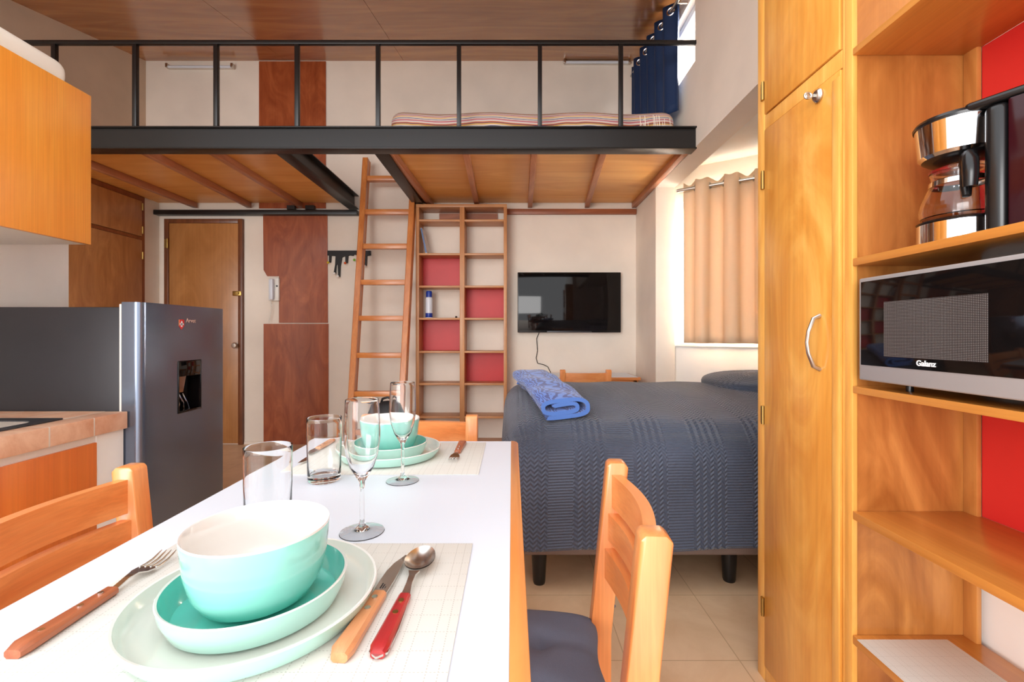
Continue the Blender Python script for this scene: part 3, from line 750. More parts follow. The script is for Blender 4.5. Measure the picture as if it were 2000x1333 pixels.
# ------------------------------------------------------------------ dining table
TZ = .82; TX0, TX1, TY0, TY1 = -.614, .018, .10, 1.397
tb = thing('dining_table', 'white topped dining table with rounded pine edge in the foreground', 'table', (-.3, .75, 0))
G().box(TX0 + .004, -.003, TY0 + .004, TY1 - .003, TZ - .004, TZ, 0).build('table_top', 'white_lam', tb)
g = G(); g.box(TX0, TX1, TY0, TY1, TZ - .036, TZ - .0042, .003)
g.prism([(-.0028, TY0), (TX1 - .004, TY0), (TX1, TY0 + .01), (TX1, TY1 - .035), (TX1 - .004, TY1 - .012), (TX1 - .012, TY1 - .002), (-.0028, TY1)], 'Z', TZ - .03, TZ + .001, .0012)
g.build('edge_trim', 'pine_y', tb)
G().box(TX0 + .06, TX1 - .06, TY0 + .06, TY0 + .082, TZ - .11, TZ - .036).build('apron', 'pine_x', tb)
G().box(TX0 + .06, TX1 - .06, TY1 - .082, TY1 - .06, TZ - .11, TZ - .036).build('apron', 'pine_x', tb)
for xx in (TX0 + .06, TX1 - .082): G().box(xx, xx + .022, TY0 + .082, TY1 - .082, TZ - .11, TZ - .036).build('apron', 'pine_y', tb)
for xx in (TX0 + .03, TX1 - .085):
    for y_ in (TY0 + .03, TY1 - .085): G().box(xx, xx + .055, y_, y_ + .055, 0, TZ - .036, .004).build('leg', 'pine', tb)
# placemats
def pmat(x0, x1, y0, y1, label):
    g = G(); g.box(x0, x1, y0, y1, TZ + .0003, TZ + .0019, .0004)
    o = g.build('placemat', 'placemat'); tag(o, label, 'placemat', 'woven placemats'); return o
PZ = TZ + .002
pmat(-.525, -.0615, .375, .712, 'cream woven placemat under the near place setting')
pmat(-.535, -.078, 1.06, 1.372, 'cream woven placemat under the far place setting')
# plates and bowls
def plate_large():
    g = G(); pr = [(0, .0), (.112, 0), (.124, .004), (.1325, .016), (.135, .0245), (.1340, .0262), (.1315, .0255), (.1275, .013), (.120, .0068), (.105, .0052), (0, .0052)]
    g.lathe(pr, (0, 0, 0), 96, mats=[0, 0, 0, 0, 1, 1, 2, 2, 2, 2]); return g.build('dinner_plate', ['mint_pale', 'glaze_white', 'gloss_cream'])
def plate_small():
    g = G(); pr = [(0, 0), (.080, 0), (.089, .004), (.0965, .020), (.099, .0330), (.098, .0345), (.0958, .0335), (.092, .017), (.085, .0075), (.074, .0056), (0, .0056)]
    g.lathe(pr, (0, 0, 0), 96, mats=[0, 0, 0, 0, 1, 1, 2, 2, 2, 2]); return g.build('side_plate', ['mint_pale', 'glaze_white', 'teal'])
def bowl_():
    pr = [(0, .003), (.036, .003), (.037, 0), (.041, 0), (.046, .003), (.058, .010), (.0685, .026), (.0748, .050), (.077, .072), (.0785, .088), (.0779, .0903), (.0762, .0893), (.0735, .070), (.0712, .050), (.0650, .029), (.053, .013), (.030, .0075), (0, .006)]
    g = G(); mats = [0] * 9 + [1] * 8
    g.lathe(pr, (0, 0, 0), 96, mats=mats); return g.build('bowl', ['mint', 'glaze_white'], angle=1.0)
pl1, pl2, bw = plate_large(), plate_small(), bowl_()
def setting(x_, y_, which, first):
    objs = []
    for src, dz, lab, cat, grp in ((pl1, 0, 'large pale mint plate, lowest in the %s stack' % which, 'plate', 'large plates'), (pl2, .0054, 'teal side plate between plate and bowl in the %s stack' % which, 'plate', 'side plates'), (bw, .0112, 'mint bowl with white inside on top of the %s plate stack' % which, 'bowl', 'mint bowls')):
        o = src if first else src.copy()
        if not first: C.objects.link(o)
        o.location = (x_, y_, PZ + dz); tag(o, lab, cat, grp)
setting(-.301, .541, 'near', True); setting(-.328, 1.222, 'far', False)
# glasses
def flute():
    o_ = [(0, .0050), (.010, .0046), (.020, .0034), (.029, .0018), (.034, .0004), (.0356, 0), (.0362, .0006), (.0356, .0014), (.029, .0032), (.020, .0048), (.012, .0064), (.006, .011), (.0038, .020), (.0036, .070), (.0048, .084), (.011, .094), (.019, .108), (.0255, .128), (.0288, .150), (.0292, .168), (.0282, .195), (.0270, .215), (.0266, .2202),
          (.0264, .2206), (.0260, .2206), (.0258, .2202), (.0262, .215), (.0274, .195), (.0282, .168), (.0278, .150), (.0245, .129), (.018, .110), (.010, .0985), (.004, .094), (0, .0932)]
    g = G(); g.lathe(o_, (0, 0, 0), 64); return g.build('champagne_flute', 'glass', angle=.5)
def tumbler():
    o_ = [(0, .002), (.026, .0015), (.031, 0), (.0345, .003), (.0355, .02), (.0368, .11), (.0370, .13), (.0371, .1412), (.0369, .1418), (.0363, .1418), (.0361, .1412), (.0360, .13), (.0358, .11), (.0342, .024), (.031, .015), (.020, .012), (0, .0115)]
    g = G(); g.lathe(o_, (0, 0, 0), 64); return g.build('glass_tumbler', 'glass', angle=.5)
fl, tu = flute(), tumbler()
fl.location = (-.2490, .756, TZ + .0004); tag(fl, 'tall stemmed champagne flute right behind the near bowl', 'glass', 'champagne flutes')
f2 = fl.copy(); C.objects.link(f2); f2.location = (-.2446, 1.018, TZ + .0004); f2['label'] = 'tall stemmed champagne flute in front of the far bowl'
tu.location = (-.4070, .760, TZ + .0004); tag(tu, 'clear straight tumbler behind the near bowl, nearest the left table edge', 'glass', 'tumblers')
t2 = tu.copy(); C.objects.link(t2); t2.location = (-.4215, 1.022, TZ + .0004); t2['label'] = 'clear straight tumbler left of the far place setting'

# cutlery, built along +Y with the handle end at y=0
def handle(g, L, w_, h, shape='round'):
    n = 12; rows = []
    for k in range(n + 1):
        t = k / n; y_ = L * t
        ww = w_ * (1 - .28 * t) * (1 if t > .06 else .72 + .28 * t / .06)
        hh_ = h * (1 - .2 * t) * (1 if t > .06 else .75 + .25 * t / .06)
        rows.append((y_, ww / 2, hh_))
    vs = []
    for (y_, a, hh_) in rows:
        b_ = hh_ * .28
        vs.append([g.bm.verts.new(Vector(p)) for p in ((-a, y_, b_), (-a + b_, y_, 0), (a - b_, y_, 0), (a, y_, b_), (a, y_, hh_ - b_), (a - b_, y_, hh_), (-a + b_, y_, hh_), (-a, y_, hh_ - b_))])
    for i in range(n):
        for k in range(8): g.bm.faces.new((vs[i][k], vs[i][(k + 1) % 8], vs[i + 1][(k + 1) % 8], vs[i + 1][k]))
    g.bm.faces.new(vs[0][::-1]); g.bm.faces.new(vs[-1])
def rivets(root, ys, h, mat='brass', r=.0032):
    for y_ in ys:
        g = G(); g.cyl((0, y_, h - .004), (0, y_, h + .0005), r, 12); g.build('rivet', mat, root)
def strip(g, rows, th):
    """rows: (y, halfwidth, z)"""
    top = [(g.bm.verts.new((-w_, y, z + th)), g.bm.verts.new((w_, y, z + th))) for y, w_, z in rows]
    bot = [(g.bm.verts.new((-w_, y, z)), g.bm.verts.new((w_, y, z))) for y, w_, z in rows]
    for i in range(len(rows) - 1):
        g.bm.faces.new((top[i][0], top[i][1], top[i + 1][1], top[i + 1][0])); g.bm.faces.new((bot[i][0], bot[i + 1][0], bot[i + 1][1], bot[i][1]))
        g.bm.faces.new((top[i][0], top[i + 1][0], bot[i + 1][0], bot[i][0])); g.bm.faces.new((top[i][1], bot[i][1], bot[i + 1][1], top[i + 1][1]))
    g.bm.faces.new((top[0][0], bot[0][0], bot[0][1], top[0][1])); g.bm.faces.new((top[-1][0], top[-1][1], bot[-1][1], bot[-1][0]))
def fork(label):
    r = thing('fork', label, 'fork')
    g = G(); handle(g, .114, .0235, .012); g.build('handle', 'cut_wood_brown', r)
    g = G(); strip(g, [(.02, .0055, .004), (.106, .0048, .004), (.118, .0042, .0045), (.135, .0038, .008), (.148, .006, .0085), (.156, .0115, .006), (.166, .0130, .0045), (.172, .0130, .004)], .0016)
    for k in range(4):
        x_ = -.0114 + k * .0076
        g.tube([(x_, .170, .0048), (x_ * .98, .180, .0042), (x_ * .96, .192, .0052), (x_ * .94, .203, .0086), (x_ * .92, .2085, .0108)], [.0016, .0015, .0014, .0011, .0006], 6)
    g.build('fork_head', 'metal', r); rivets(r, (.028, .072, .098), .0112, 'metal'); return r
def knife(label):
    r = thing('steak_knife', label, 'knife')
    g = G(); handle(g, .110, .0240, .0135); g.build('handle', 'cut_wood', r)
    g = G(); rows = []
    top = [(.106, -.008, .008), (.115, -.0075, .008), (.118, -.0102, .008), (.14, -.011, .008), (.165, -.0105, .007), (.185, -.0075, .0058), (.2, -.002, .0035), (.208, .004, .0015)]
    v0 = []
    for (y_, xa, xb) in top:
        v0.append([g.bm.verts.new(p) for p in ((xa, y_, .0055), (xb, y_, .0050), (xb, y_, .0068), (xa, y_, .0060))])
    for i in range(len(v0) - 1):
        for k in range(4): g.bm.faces.new((v0[i][k], v0[i][(k + 1) % 4], v0[i + 1][(k + 1) % 4], v0[i + 1][k]))
    g.bm.faces.new(v0[0][::-1]); g.bm.faces.new(v0[-1]); bl = g.build('blade', 'metal', r, smooth=False)
    g = G()
    for i, wv in enumerate((.013, .010, .006)): 
        y_ = .122
        for k in range(int(wv / .0022)): g.box(-.0045 + i * .003, -.0030 + i * .003, y_ + k * .0024, y_ + k * .0024 + .0013, .00640, .00675)
    g.build('etched_text', 'darkgrey', bl)
    rivets(r, (.072, .094), .0120, 'metal', .0036); return r
def spoon(label):
    r = thing('spoon', label, 'spoon')
    g = G(); handle(g, .102, .0205, .011); g.build('handle', 'cut_red', r)
    g = G(); strip(g, [(-.004, .001, .003), (.003, .0098, .003), (.04, .0104, .003), (.098, .0072, .003), (.108, .0050, .004), (.122, .0036, .008), (.137, .0042, .0105), (.147, .0075, .0105)], .0022)
    def sf(u, v, dz):
        a = u * 2 * PI; rr = v
        y_ = .183 + math.cos(a) * rr * .0335 ; x_ = math.sin(a) * rr * (.0205 - .0022 * math.cos(a))
        return Vector((x_, y_, .0022 + dz + .0095 * rr ** 2.2 + .0008 * rr))
    g.grid(lambda u, v: sf(u, v, 0), 40, 10, closed_u=True); g.grid(lambda u, v: sf(u, v, .0013), 40, 10, closed_u=True)
    g.build('spoon_bowl', 'metal', r); rivets(r, (.062, .085), .0098, 'brass', .0034); return r
def put(o, hx, hy, tx, ty, z=PZ + .0003):
    o.location = (hx, hy, z); o.rotation_euler = (0, 0, math.atan2(ty - hy, tx - hx) - PI / 2)
fk = fork('fork with brown wooden handle left of the near plates'); put(fk, -.503, .458, -.5022, .667)
kn = knife('steak knife with light wooden handle right of the near plates'); put(kn, -.172, .4525, -.156, .66)
sp_ = spoon('steel spoon with red riveted handle at the right of the near setting'); put(sp_, -.1355, .458, -.128, .66)
fk2 = copy_tree(fk); fk2['label'] = 'small fork lying right of the far plates'; put(fk2, -.146, 1.355, -.151, 1.15); fk['group'] = fk2['group'] = 'forks'
kn2 = copy_tree(kn); kn2['label'] = 'knife lying left of the far plates, behind the glasses'; put(kn2, -.520, 1.335, -.528, 1.15); kn['group'] = kn2['group'] = 'knives'

# ------------------------------------------------------------------ kitchen left
kc = thing('kitchen_counter', 'kitchen counter with terracotta tiled top and orange doors below', 'counter', (-2.2, 1.3, 0))
cz = Z(804, 2.24); cxf = -1.893
sy0, sy1, sxa, sxb = .9, 2.02, -2.50, -2.005
g = G(); g.box(-2.615, sxa, .3, 2.243, cz - .045, cz); g.box(sxb, cxf, .3, 2.243, cz - .083, cz, .004); g.box(sxa, sxb, .3, sy0, cz - .045, cz); g.box(sxa, sxb, sy1, 2.243, cz - .045, cz)
g.build('tiled_top', 'tile', kc)
G().box(-2.60, -1.915, 2.10, 2.243, 0, cz - .083).build('end_wall', 'wall_white', kc)
G().box(-1.945, -1.922, .3, 2.10, cz - .125, cz - .083).build('drawer_rail', 'white_plastic', kc)
for (a, b_) in ((.3, 1.195), (1.2, 2.095)): G().box(-1.93, -1.910, a, b_, .09, cz - .118, .002).build('cabinet_door', 'orange_base', kc)
G().box(-2.6, -1.97, .3, 2.10, 0, .09).build('plinth', 'closet_edge', kc)
sk = thing('kitchen_sink', 'flat steel sink with dark rim set in the tiled counter', 'sink', ((sxa + sxb) / 2, 1.45, cz))
def rrect(x0, x1, y0, y1, r, n=8):
    out = []
    for (cx, cy, a0) in ((x1 - r, y1 - r, 0), (x0 + r, y1 - r, PI / 2), (x0 + r, y0 + r, PI), (x1 - r, y0 + r, 3 * PI / 2)):
        for k in range(n + 1): a = a0 + PI / 2 * k / n; out.append((cx + r * math.cos(a), cy + r * math.sin(a)))
    return out
g = G(); outer = rrect(sxa - .012, sxb + .012, sy0 - .012, sy1 + .012, .02); inner = rrect(sxa + .04, sxb - .04, sy0 + .04, sy1 - .05, .07)
A = [g.bm.verts.new((x_, y_, cz + .001)) for x_, y_ in outer]; A2 = [g.bm.verts.new((x_, y_, cz + .006)) for x_, y_ in outer]; B = [g.bm.verts.new((x_, y_, cz + .006)) for x_, y_ in inner]; B2 = [g.bm.verts.new((x_, y_, cz + .002)) for x_, y_ in inner]
for P_, Q_ in ((A, A2), (A2, B), (B, B2)):
    for i in range(len(P_)): g.bm.faces.new((P_[i], P_[(i + 1) % len(P_)], Q_[(i + 1) % len(P_)], Q_[i]))
g.build('rim', 'darkgrey', sk)
g = G(); cur = None; n = len(inner)
lev = [(1.0, .002), (.97, -.01), (.95, -.03), (.93, -.034)]
cxm, cym = (sxa + sxb) / 2, (sy0 + sy1) / 2
rs = []
for (s_, dz) in lev: rs.append([g.bm.verts.new((cxm + (x_ - cxm) * s_, cym + (y_ - cym) * s_, cz + dz)) for x_, y_ in inner])
for a_, b2 in zip(rs[:-1], rs[1:]):
    for i in range(n): g.bm.faces.new((a_[i], a_[(i + 1) % n], b2[(i + 1) % n], b2[i]))
g.bm.faces.new(rs[-1]); g.build('basin', 'metal', sk)

# wall cabinet
uc = thing('wall_cabinet', 'orange laminate wall cabinet hanging over the kitchen counter', 'cabinet', (-2.3, 1.3, 1.6))
uz0, uz1 = Z(478, 2.2), Z(188, 2.2)
G().box(-2.615, -2.056, .25, 2.2, uz0, uz1 - .002, .001).build('carcass', 'white_plastic', uc)
for (a, b_) in ((.25, 1.22), (1.222, 2.2)): G().box(-2.054, -2.034, a, b_, uz0 - .001, uz1, .0015).build('door', 'orange_up', uc)
g = G(); g.box(-2.50, -2.083, .5, 2.155, uz1 + .0, uz1 + .125, .055, 5)
tag(g.build('storage_box', 'cream_box'), 'cream rounded box lying on top of the orange wall cabinet', 'box')

# fridge
fr = thing('refrigerator', 'graphite grey fridge with water dispenser at the end of the counter', 'fridge', (-2.2, 2.58, 0))
fz = Z(604, 2.9); FX = -1.836
G().box(-2.60, -1.935, 2.255, 2.90, .03, Z(600, 2.255), .006).build('body', 'darkgrey', fr)
dr = G()
dy0, dy1 = Y0, Y1 = 2.25, 2.905
# door slab with rounded vertical edges and an opening for the dispenser
wy0, wy1, wz0, wz1 = X(348, 1) and (1.836 * F / 652.0), (1.836 * F / 608.0), Z(803, 2.6), Z(705, 2.55)
def slab(g, y0, y1, z0, z1, ra, rb):
    pts = []
    for k in range(7):
        a = PI / 2 * k / 6
        if rb: pts.append((FX - rb + rb * math.cos(a), y1 - rb + rb * math.sin(a)))
    if not rb: pts += [(FX, y1)]
    pts += [(-1.93, y1), (-1.93, y0)]
    if ra:
        for k in range(7):
            a = PI / 2 * k / 6; pts.append((FX - ra + ra * math.sin(a), y0 + ra - ra * math.cos(a)))
    else: pts += [(FX, y0)]
    g.prism(pts, 'Z', z0, z1)
slab(dr, Y0, wy0, .06, fz, .035, 0); slab(dr, wy1, Y1, .06, fz, 0, .02)
dr.box(-1.93, FX, wy0, wy1, .06, wz0); dr.box(-1.93, FX, wy0, wy1, wz1, fz)
bmesh.ops.remove_doubles(dr.bm, verts=dr.bm.verts[:], dist=.0005)
door = dr.build('door', 'fridge', fr)
G().box(-1.941, -1.931, Y0 - .001, Y0 + .012, .07, fz - .01, .002).build('door_gasket', 'white_plastic', fr)
dp = G()
dp.box(-1.93, FX - .065, wy0, wy1, wz0, wz1)
zm = wz0 + (wz1 - wz0) * .70
dp.box(FX - .064, FX + .003, wy0 + .003, wy1 - .003, zm, wz1 - .003, .002)
dp.box(FX - .064, FX + .004, wy0, wy1, wz0, wz0 + .012, .003)
for (a, b_) in ((wy0 - .003, wy0 + .005), (wy1 - .005, wy1 + .003)): dp.box(FX - .06, FX + .004, a, b_, wz0, wz1, .0015)
dp = dp.build('water_dispenser', 'black_gloss', door)
g = G(); g.beam((FX - .02, wy0 + .05, zm - .005), (FX - .035, wy0 + .05, wz0 + (wz1 - wz0) * .40), .05, .012, .004, up=(1, 0, 0)); g.build('dispenser_lever', 'chrome', dp)
g = G()
for k in range(4):
    g.tube([(FX - .055 + .01 * k, wy0 + .03 + .03 * k, wz0 + .01), (FX - .03, wy0 + .02 + .03 * k, wz0 + .05), (FX - .045, wy0 + .01 + .028 * k, wz0 + .10)], .004, 8)
g.build('drip_grille', 'chrome', dp)
ly = 1.836 * F / 651.0
lg = G(); s_ = .026; lz = Z(634, 2.52)
lg.prism([(ly - .0, lz + .027), (ly + .041, lz + .027), (ly + .041, lz - .008), (ly + .020, lz - .030), (ly, lz - .008)], 'X', FX, FX + .0012)
lg = lg.build('emblem', 'logo_red', door)
g = G(); g.box(FX + .0012, FX + .0020, ly + .016, ly + .026, lz - .014, lz + .018); g.box(FX + .0012, FX + .0020, ly + .007, ly + .035, lz - .003, lz + .007); g.build('emblem_cross', 'ink_white', lg)
g = G(); g.box(FX + .0012, FX + .0020, ly + .0, ly + .003, lz - .008, lz + .027); g.build('emblem_edge', 'logo_gold', lg)
text('brand_lettering', 'Arvet', .034, 'copper_text', door, (FX + .0008, ly + .055, lz + .012), (PI / 2, 0, PI / 2), .0006)

# black round topped bag behind the table
bp = thing('black_bag', 'black round-topped bag standing behind the far place setting', 'bag', (X(752, 3.1), 3.1, 0))
g = G(); g.lathe([(0, 0), (.10, 0), (.13, .03), (.135, .25), (.135, .52), (.12, .60), (.08, .665), (.03, .69), (0, .692)], (X(757, 3.1), 3.1, 0), 32, oy=.7); g.build('body', 'black_matte', bp)
g = G(); cx_ = X(757, 3.1); g.tube([(cx_ - .045, 3.1, .675), (cx_ - .035, 3.1, .705), (cx_, 3.1, .716), (cx_ + .035, 3.1, .705), (cx_ + .045, 3.1, .675)], .008, 8); g.build('handle', 'black', bp)

# ------------------------------------------------------------------ bed
BX0, BX1, BY0, BY1 = -.005, 1.98, 2.03, 3.40
bd = thing('bed', 'wide bed with taupe base on short dark legs, below the beige curtain', 'bed', (1.0, 2.7, 0))
g = G(); g.box(BX0 + .05, BX1, BY0 + .02, BY1 - .02, .145, .44, .02, 3); g.build('bed_base', 'bedbase', bd)
g = G(); g.box(BX0 + .06, BX1, BY0 + .03, BY1 - .03, .44, .68, .06, 4); g.build('mattress', 'white_lam', bd)
for (a, b_) in ((X(1053, 2.10), 2.10), (X(1420, 2.14), 2.12), (X(1053, 2.1), 3.3), (X(1420, 2.14), 3.3), (1.88, 2.12), (1.88, 3.3)):
    g = G(); g.lathe([(0, 0), (.026, 0), (.029, .01), (.036, .145), (0, .145)], (a, b_, 0), 20); g.build('leg', 'black', bd)
def crown(x_, y_):
    t = (y_ - BY0) / (BY1 - BY0); t = min(max(t, 0), 1)
    return .730 + .085 * math.sin(PI * min(t / 1.25, 1)) ** .9 - .01 * max(0, (x_ - 1.2))
def RC(x_, y_, z_):
    """rounded box: the cover drawn over the mattress, open below"""
    r = .155; xa = BX0 - .04; ya, yb = BY0 - .035, BY1 + .03; top = crown(x_, min(max(y_, BY0), BY1))
    z_ = .222 + (z_ - .20) * (top - .222) / (.75 - .20)
    cx = max(x_, xa + r); cy = min(max(y_, ya + r), yb - r); cz_ = min(z_, top - r)
    dv = Vector((x_ - cx, y_ - cy, z_ - cz_))
    p = Vector((cx, cy, cz_)) + (dv.normalized() * r if dv.length > 1e-6 else dv)
    k = min(max((.62 - p.z) / .4, 0), 1)
    if y_ < BY0 + .3: p.y -= k * (.012 + .010 * math.sin(x_ * 10.5 + 1)); p.z += k * (.018 * math.sin(x_ * 2.3 + 3.4) - .012 * math.exp(-((x_ - .02) / .2) ** 2))
    if x_ < BX0 + .3: p.x -= k * (.008 + .010 * math.sin(y_ * 11))
    p.z += .0035 * math.sin(x_ * 14 + y_ * 5) * (1 - k)
    return p
g = G(); xa, xb, ya, yb = BX0 - .04, BX1 + .02, BY0 - .035, BY1 + .03
N1, N2, N3 = 120, 84, 40
g.grid(lambda u, v: RC(xa + (xb - xa) * u, ya + (yb - ya) * v, .75), N1, N2, lambda u, v: (u * (xb - xa), v * (yb - ya)))
g.grid(lambda u, v: RC(xa + (xb - xa) * u, ya, .20 + .55 * v), N1, N3, lambda u, v: (u * (xb - xa), -.55 + .55 * v))
g.grid(lambda u, v: RC(xa + (xb - xa) * u, yb, .20 + .55 * v), N1, N3, lambda u, v: (u * (xb - xa), 3 - .55 * v))
g.grid(lambda u, v: RC(xa, ya + (yb - ya) * u, .20 + .55 * v), N2, N3, lambda u, v: (-.55 + .55 * v, u * (yb - ya)))
bmesh.ops.remove_doubles(g.bm, verts=g.bm.verts[:], dist=.0004)
sp0 = g.build('bedspread', 'quilt', bd, solid=.012, normals=True, angle=1.4)
sp0['label'] = 'slate quilted bedspread'
# pillow bulge under the spread
g = G()
def pillow(u, v):
    a = u * 2 * PI; b_ = v * PI
    def se(t, e): return math.copysign(abs(t) ** e, t)
    return Vector((1.70 + .43 * se(math.cos(a), .7) * se(math.sin(b_), .7), 2.93 + .36 * se(math.sin(a), .7) * se(math.sin(b_), .7), .828 + .078 * se(math.cos(b_), .8)))
g.grid(pillow, 48, 24, lambda u, v: (u * 1.6, v * .8), closed_u=True)
o = g.build('pillow', 'quilt'); tag(o, 'dark slate pillow at the head of the bed, under the beige curtain', 'pillow')

# folded blue towel: a rolled-up strip seen from its end
def towel():
    n = 64; W_, H_ = .145, .054; turns = 1.75; outer, inner = [], []
    for k in range(n * 2 + 1):
        t = k / (n * 2); a = -PI * .62 + t * turns * 2 * PI; s_ = 1 - .62 * t
        th = .019
        def pt(sc): 
            c_, d_ = math.cos(a), math.sin(a)
            return (math.copysign(abs(c_) ** .6, c_) * (W_ * s_ + .0 * sc) + sc * math.copysign(abs(c_) ** .6, c_) , math.copysign(abs(d_) ** .75, d_) * H_ * s_ + sc * math.copysign(abs(d_) ** .75, d_))
        outer.append(pt(0)); inner.append(pt(-th))
    return outer, inner
g = G(); outer, inner = towel()
org = Vector((.235, 2.09, 0)); dr_ = Vector((-.14, .78, 0)); L = dr_.length; dn = dr_.normalized(); sd = Vector((dn.y, -dn.x, 0))
def tp(c, t):
    x_, z_ = c; sag = crown(0, org.y + dr_.y * t)
    p = org + dr_ * t + sd * (x_ * (1 + .03 * math.sin(t * 9)) + .012 * t); p.z = sag + .068 + z_ * (1 - .12 * math.sin(t * 3)) + .004 * math.sin(t * 17 + x_ * 20) ; return p
NT = 24; uvl = g.bm.loops.layers.uv.new('UVMap'); nO = len(outer)
va = [[g.bm.verts.new(tp(c, j / NT)) for j in range(NT + 1)] for c in outer]; vb = [[g.bm.verts.new(tp(c, j / NT)) for j in range(NT + 1)] for c in inner]
def addf(vs, uvs, mi=0):
    f = g.bm.faces.new(vs); f.material_index = mi
    for lp, q_ in zip(f.loops, uvs): lp[uvl].uv = q_
for i in range(nO - 1):
    u0, u1 = i / nO * 1.6, (i + 1) / nO * 1.6
    for j in range(NT):
        v0, v1 = j / NT * .8, (j + 1) / NT * .8
        addf((va[i][j], va[i][j + 1], va[i + 1][j + 1], va[i + 1][j]), ((u0, v0), (u0, v1), (u1, v1), (u1, v0)))
        addf((vb[i][j], vb[i + 1][j], vb[i + 1][j + 1], vb[i][j + 1]), ((u0, v0), (u1, v0), (u1, v1), (u0, v1)))
    for j in (0, NT): addf((va[i][j], va[i + 1][j], vb[i + 1][j], vb[i][j]), ((u0, 0), (u1, 0), (u1, .01), (u0, .01)), 1)
tag(g.build('folded_blanket', ['towel', 'towel_edge'], angle=1.3), 'folded blue patterned blanket lying on the foot of the bed', 'blanket')

# ------------------------------------------------------------------ beige curtain
bc = thing('beige_curtain', 'beige linen eyelet curtain over the alcove window above the bed', 'curtain', MA @ Vector((.6, -.1, 1.0)))
u0_, u1_ = .115, 1.13; rz_ = 2.40; vv = -.13
g = G(); NB = 4.5
def bf(u, v):
    uu = u0_ + (u1_ - u0_) * u; ph = u * NB * 2 * PI + .3
    amp = .062 * (1 - .15 * v)
    s = math.sin(ph); s = 1.15 * math.copysign(abs(s) ** .6, s) if s < 0 else .8 * abs(s) ** .6
    top = rz_ + .055 + .012 * math.cos(2 * ph); bot = 1.068
    return MA @ Vector((uu + .008 * math.sin(ph * 1.7) * v, vv + amp * s, top + (bot - top) * v))
g.grid(bf, 200, 20); g.build('drape', 'curtain_beige', bc, solid=.003)
for i in range(int(NB * 2) + 1):
    u = (i * PI - .3) / (NB * 2 * PI)
    if not 0.01 < u < .99: continue
    uu = u0_ + (u1_ - u0_) * u; sgn = 1 if math.cos(u * NB * 2 * PI + .3) > 0 else -1
    t = Vector((.5, sgn * .866, 0)); a_ = Vector((0, 0, 1))
    g = G(); g.tube([MA @ (Vector((uu, vv, rz_)) + (a_ * math.cos(q_) + t * math.sin(q_)) * .024) for q_ in [2 * PI * k / 18 for k in range(18)]], .0055, 7, closed=True); g.build('eyelet', 'nickel', bc)
g = G(); g.cyl(MA @ Vector((u0_ - .05, vv, rz_)), MA @ Vector((u1_ + .06, vv, rz_)), .0155, 16)
for uu in (.24, 1.0):
    g.cyl(MA @ Vector((uu, vv, rz_ + .03)), MA @ Vector((uu, 0, rz_ + .05)), .006, 8); g.tube([MA @ Vector((uu, vv + .02 * math.cos(q_), rz_ + .02 * math.sin(q_))) for q_ in [2 * PI * k / 14 for k in range(14)]], .005, 6, closed=True)
    g.cyl(MA @ Vector((uu, -.004, rz_ + .05)), MA @ Vector((uu, .0, rz_ + .05)), .022, 14)
tag(g.build('curtain_rod', 'nickel'), 'brushed metal rod through the eyelets of the beige curtain', 'curtain rod')

# ------------------------------------------------------------------ wardrobe on the right
RX = .8365
ry = lambda p: RX * F / (p - 1000.0)
wd = thing('tall_wardrobe', 'tall honey plywood wardrobe standing between the bed and the bookcase', 'wardrobe', (1.0, 1.35, 0))
y_far, y_near = ry(1480), ry(1650)
g = G(); WT = 2.75
g.box(RX + .02, 1.13, y_far - .018, y_far, .0, WT); g.box(RX + .02, 1.13, y_near, y_near + .018, 0, WT); g.box(1.115, 1.13, y_near + .018, y_far - .018, 0, WT); g.box(RX + .02, 1.115, y_near + .018, y_far - .018, WT - .02, WT); g.box(RX + .02, 1.115, y_near + .018, y_far - .018, .0, .06)
g.build('carcass', 'robe', wd)
zdiv0, zdiv1 = Z(253, ry(1495)), Z(226, ry(1495))
g = G(); g.box(RX, RX + .02, ry(1494), y_far, 0, WT, .0015); g.box(RX, RX + .02, y_near, ry(1645), 0, WT, .0015); g.box(RX, RX + .02, ry(1645), ry(1494), zdiv0, zdiv1, .001); g.box(RX, RX + .02, ry(1645), ry(1494), 0, .05, .001)
g.build('face_frame', 'robe_edge', wd)
o = G().box(RX - .004, RX + .014, ry(1645) + .002, ry(1495), .052, zdiv0 - .003, .002).build('lower_door', 'robe', wd)
G().box(RX - .007, RX - .0035, ry(1645) + .002, ry(1630), .052, zdiv0 - .02, .001).build('edge_strip', 'robe_edge', o)
yh = ry(1605); z0, z1 = Z(722, yh), Z(617, yh)
g = G(); g.tube([(RX - .004, yh, z0), (RX - .022, yh, z0 + .008), (RX - .036, yh, (z0 * .7 + z1 * .3)), (RX - .040, yh, (z0 + z1) / 2), (RX - .036, yh, (z0 * .3 + z1 * .7)), (RX - .022, yh, z1 - .008), (RX - .004, yh, z1)], [.006, .0055, .005, .005, .005, .0055, .006], 10); g.build('handle', 'nickel', o)
yk = ry(1604); zk = Z(187, yk)
g = G(); g.lathe([(0, .002), (.016, .002), (.018, -.004), (.014, -.010), (.011, -.012), (0, -.012)], (RX - .006, yk, zk), 24, 'X'); g.build('lock', 'nickel', o)
g = G(); g.box(RX - .030, RX - .016, yk - .0015, yk + .0015, zk - .004, zk + .004); g.tube([(RX - .036 + .009 * math.cos(q_), yk + .0, zk + .008 * math.sin(q_)) for q_ in [2 * PI * k / 18 for k in range(18)]], .0028, 6, closed=True); g.sphere((RX - .036, yk, zk), .006, (1, .3, 1)); g.build('key', 'nickel', o)
ud_ = G().box(RX - .004, RX + .014, ry(1645) + .006, ry(1495), zdiv1 + .004, WT - .03, .002).build('upper_door', 'robe', wd)
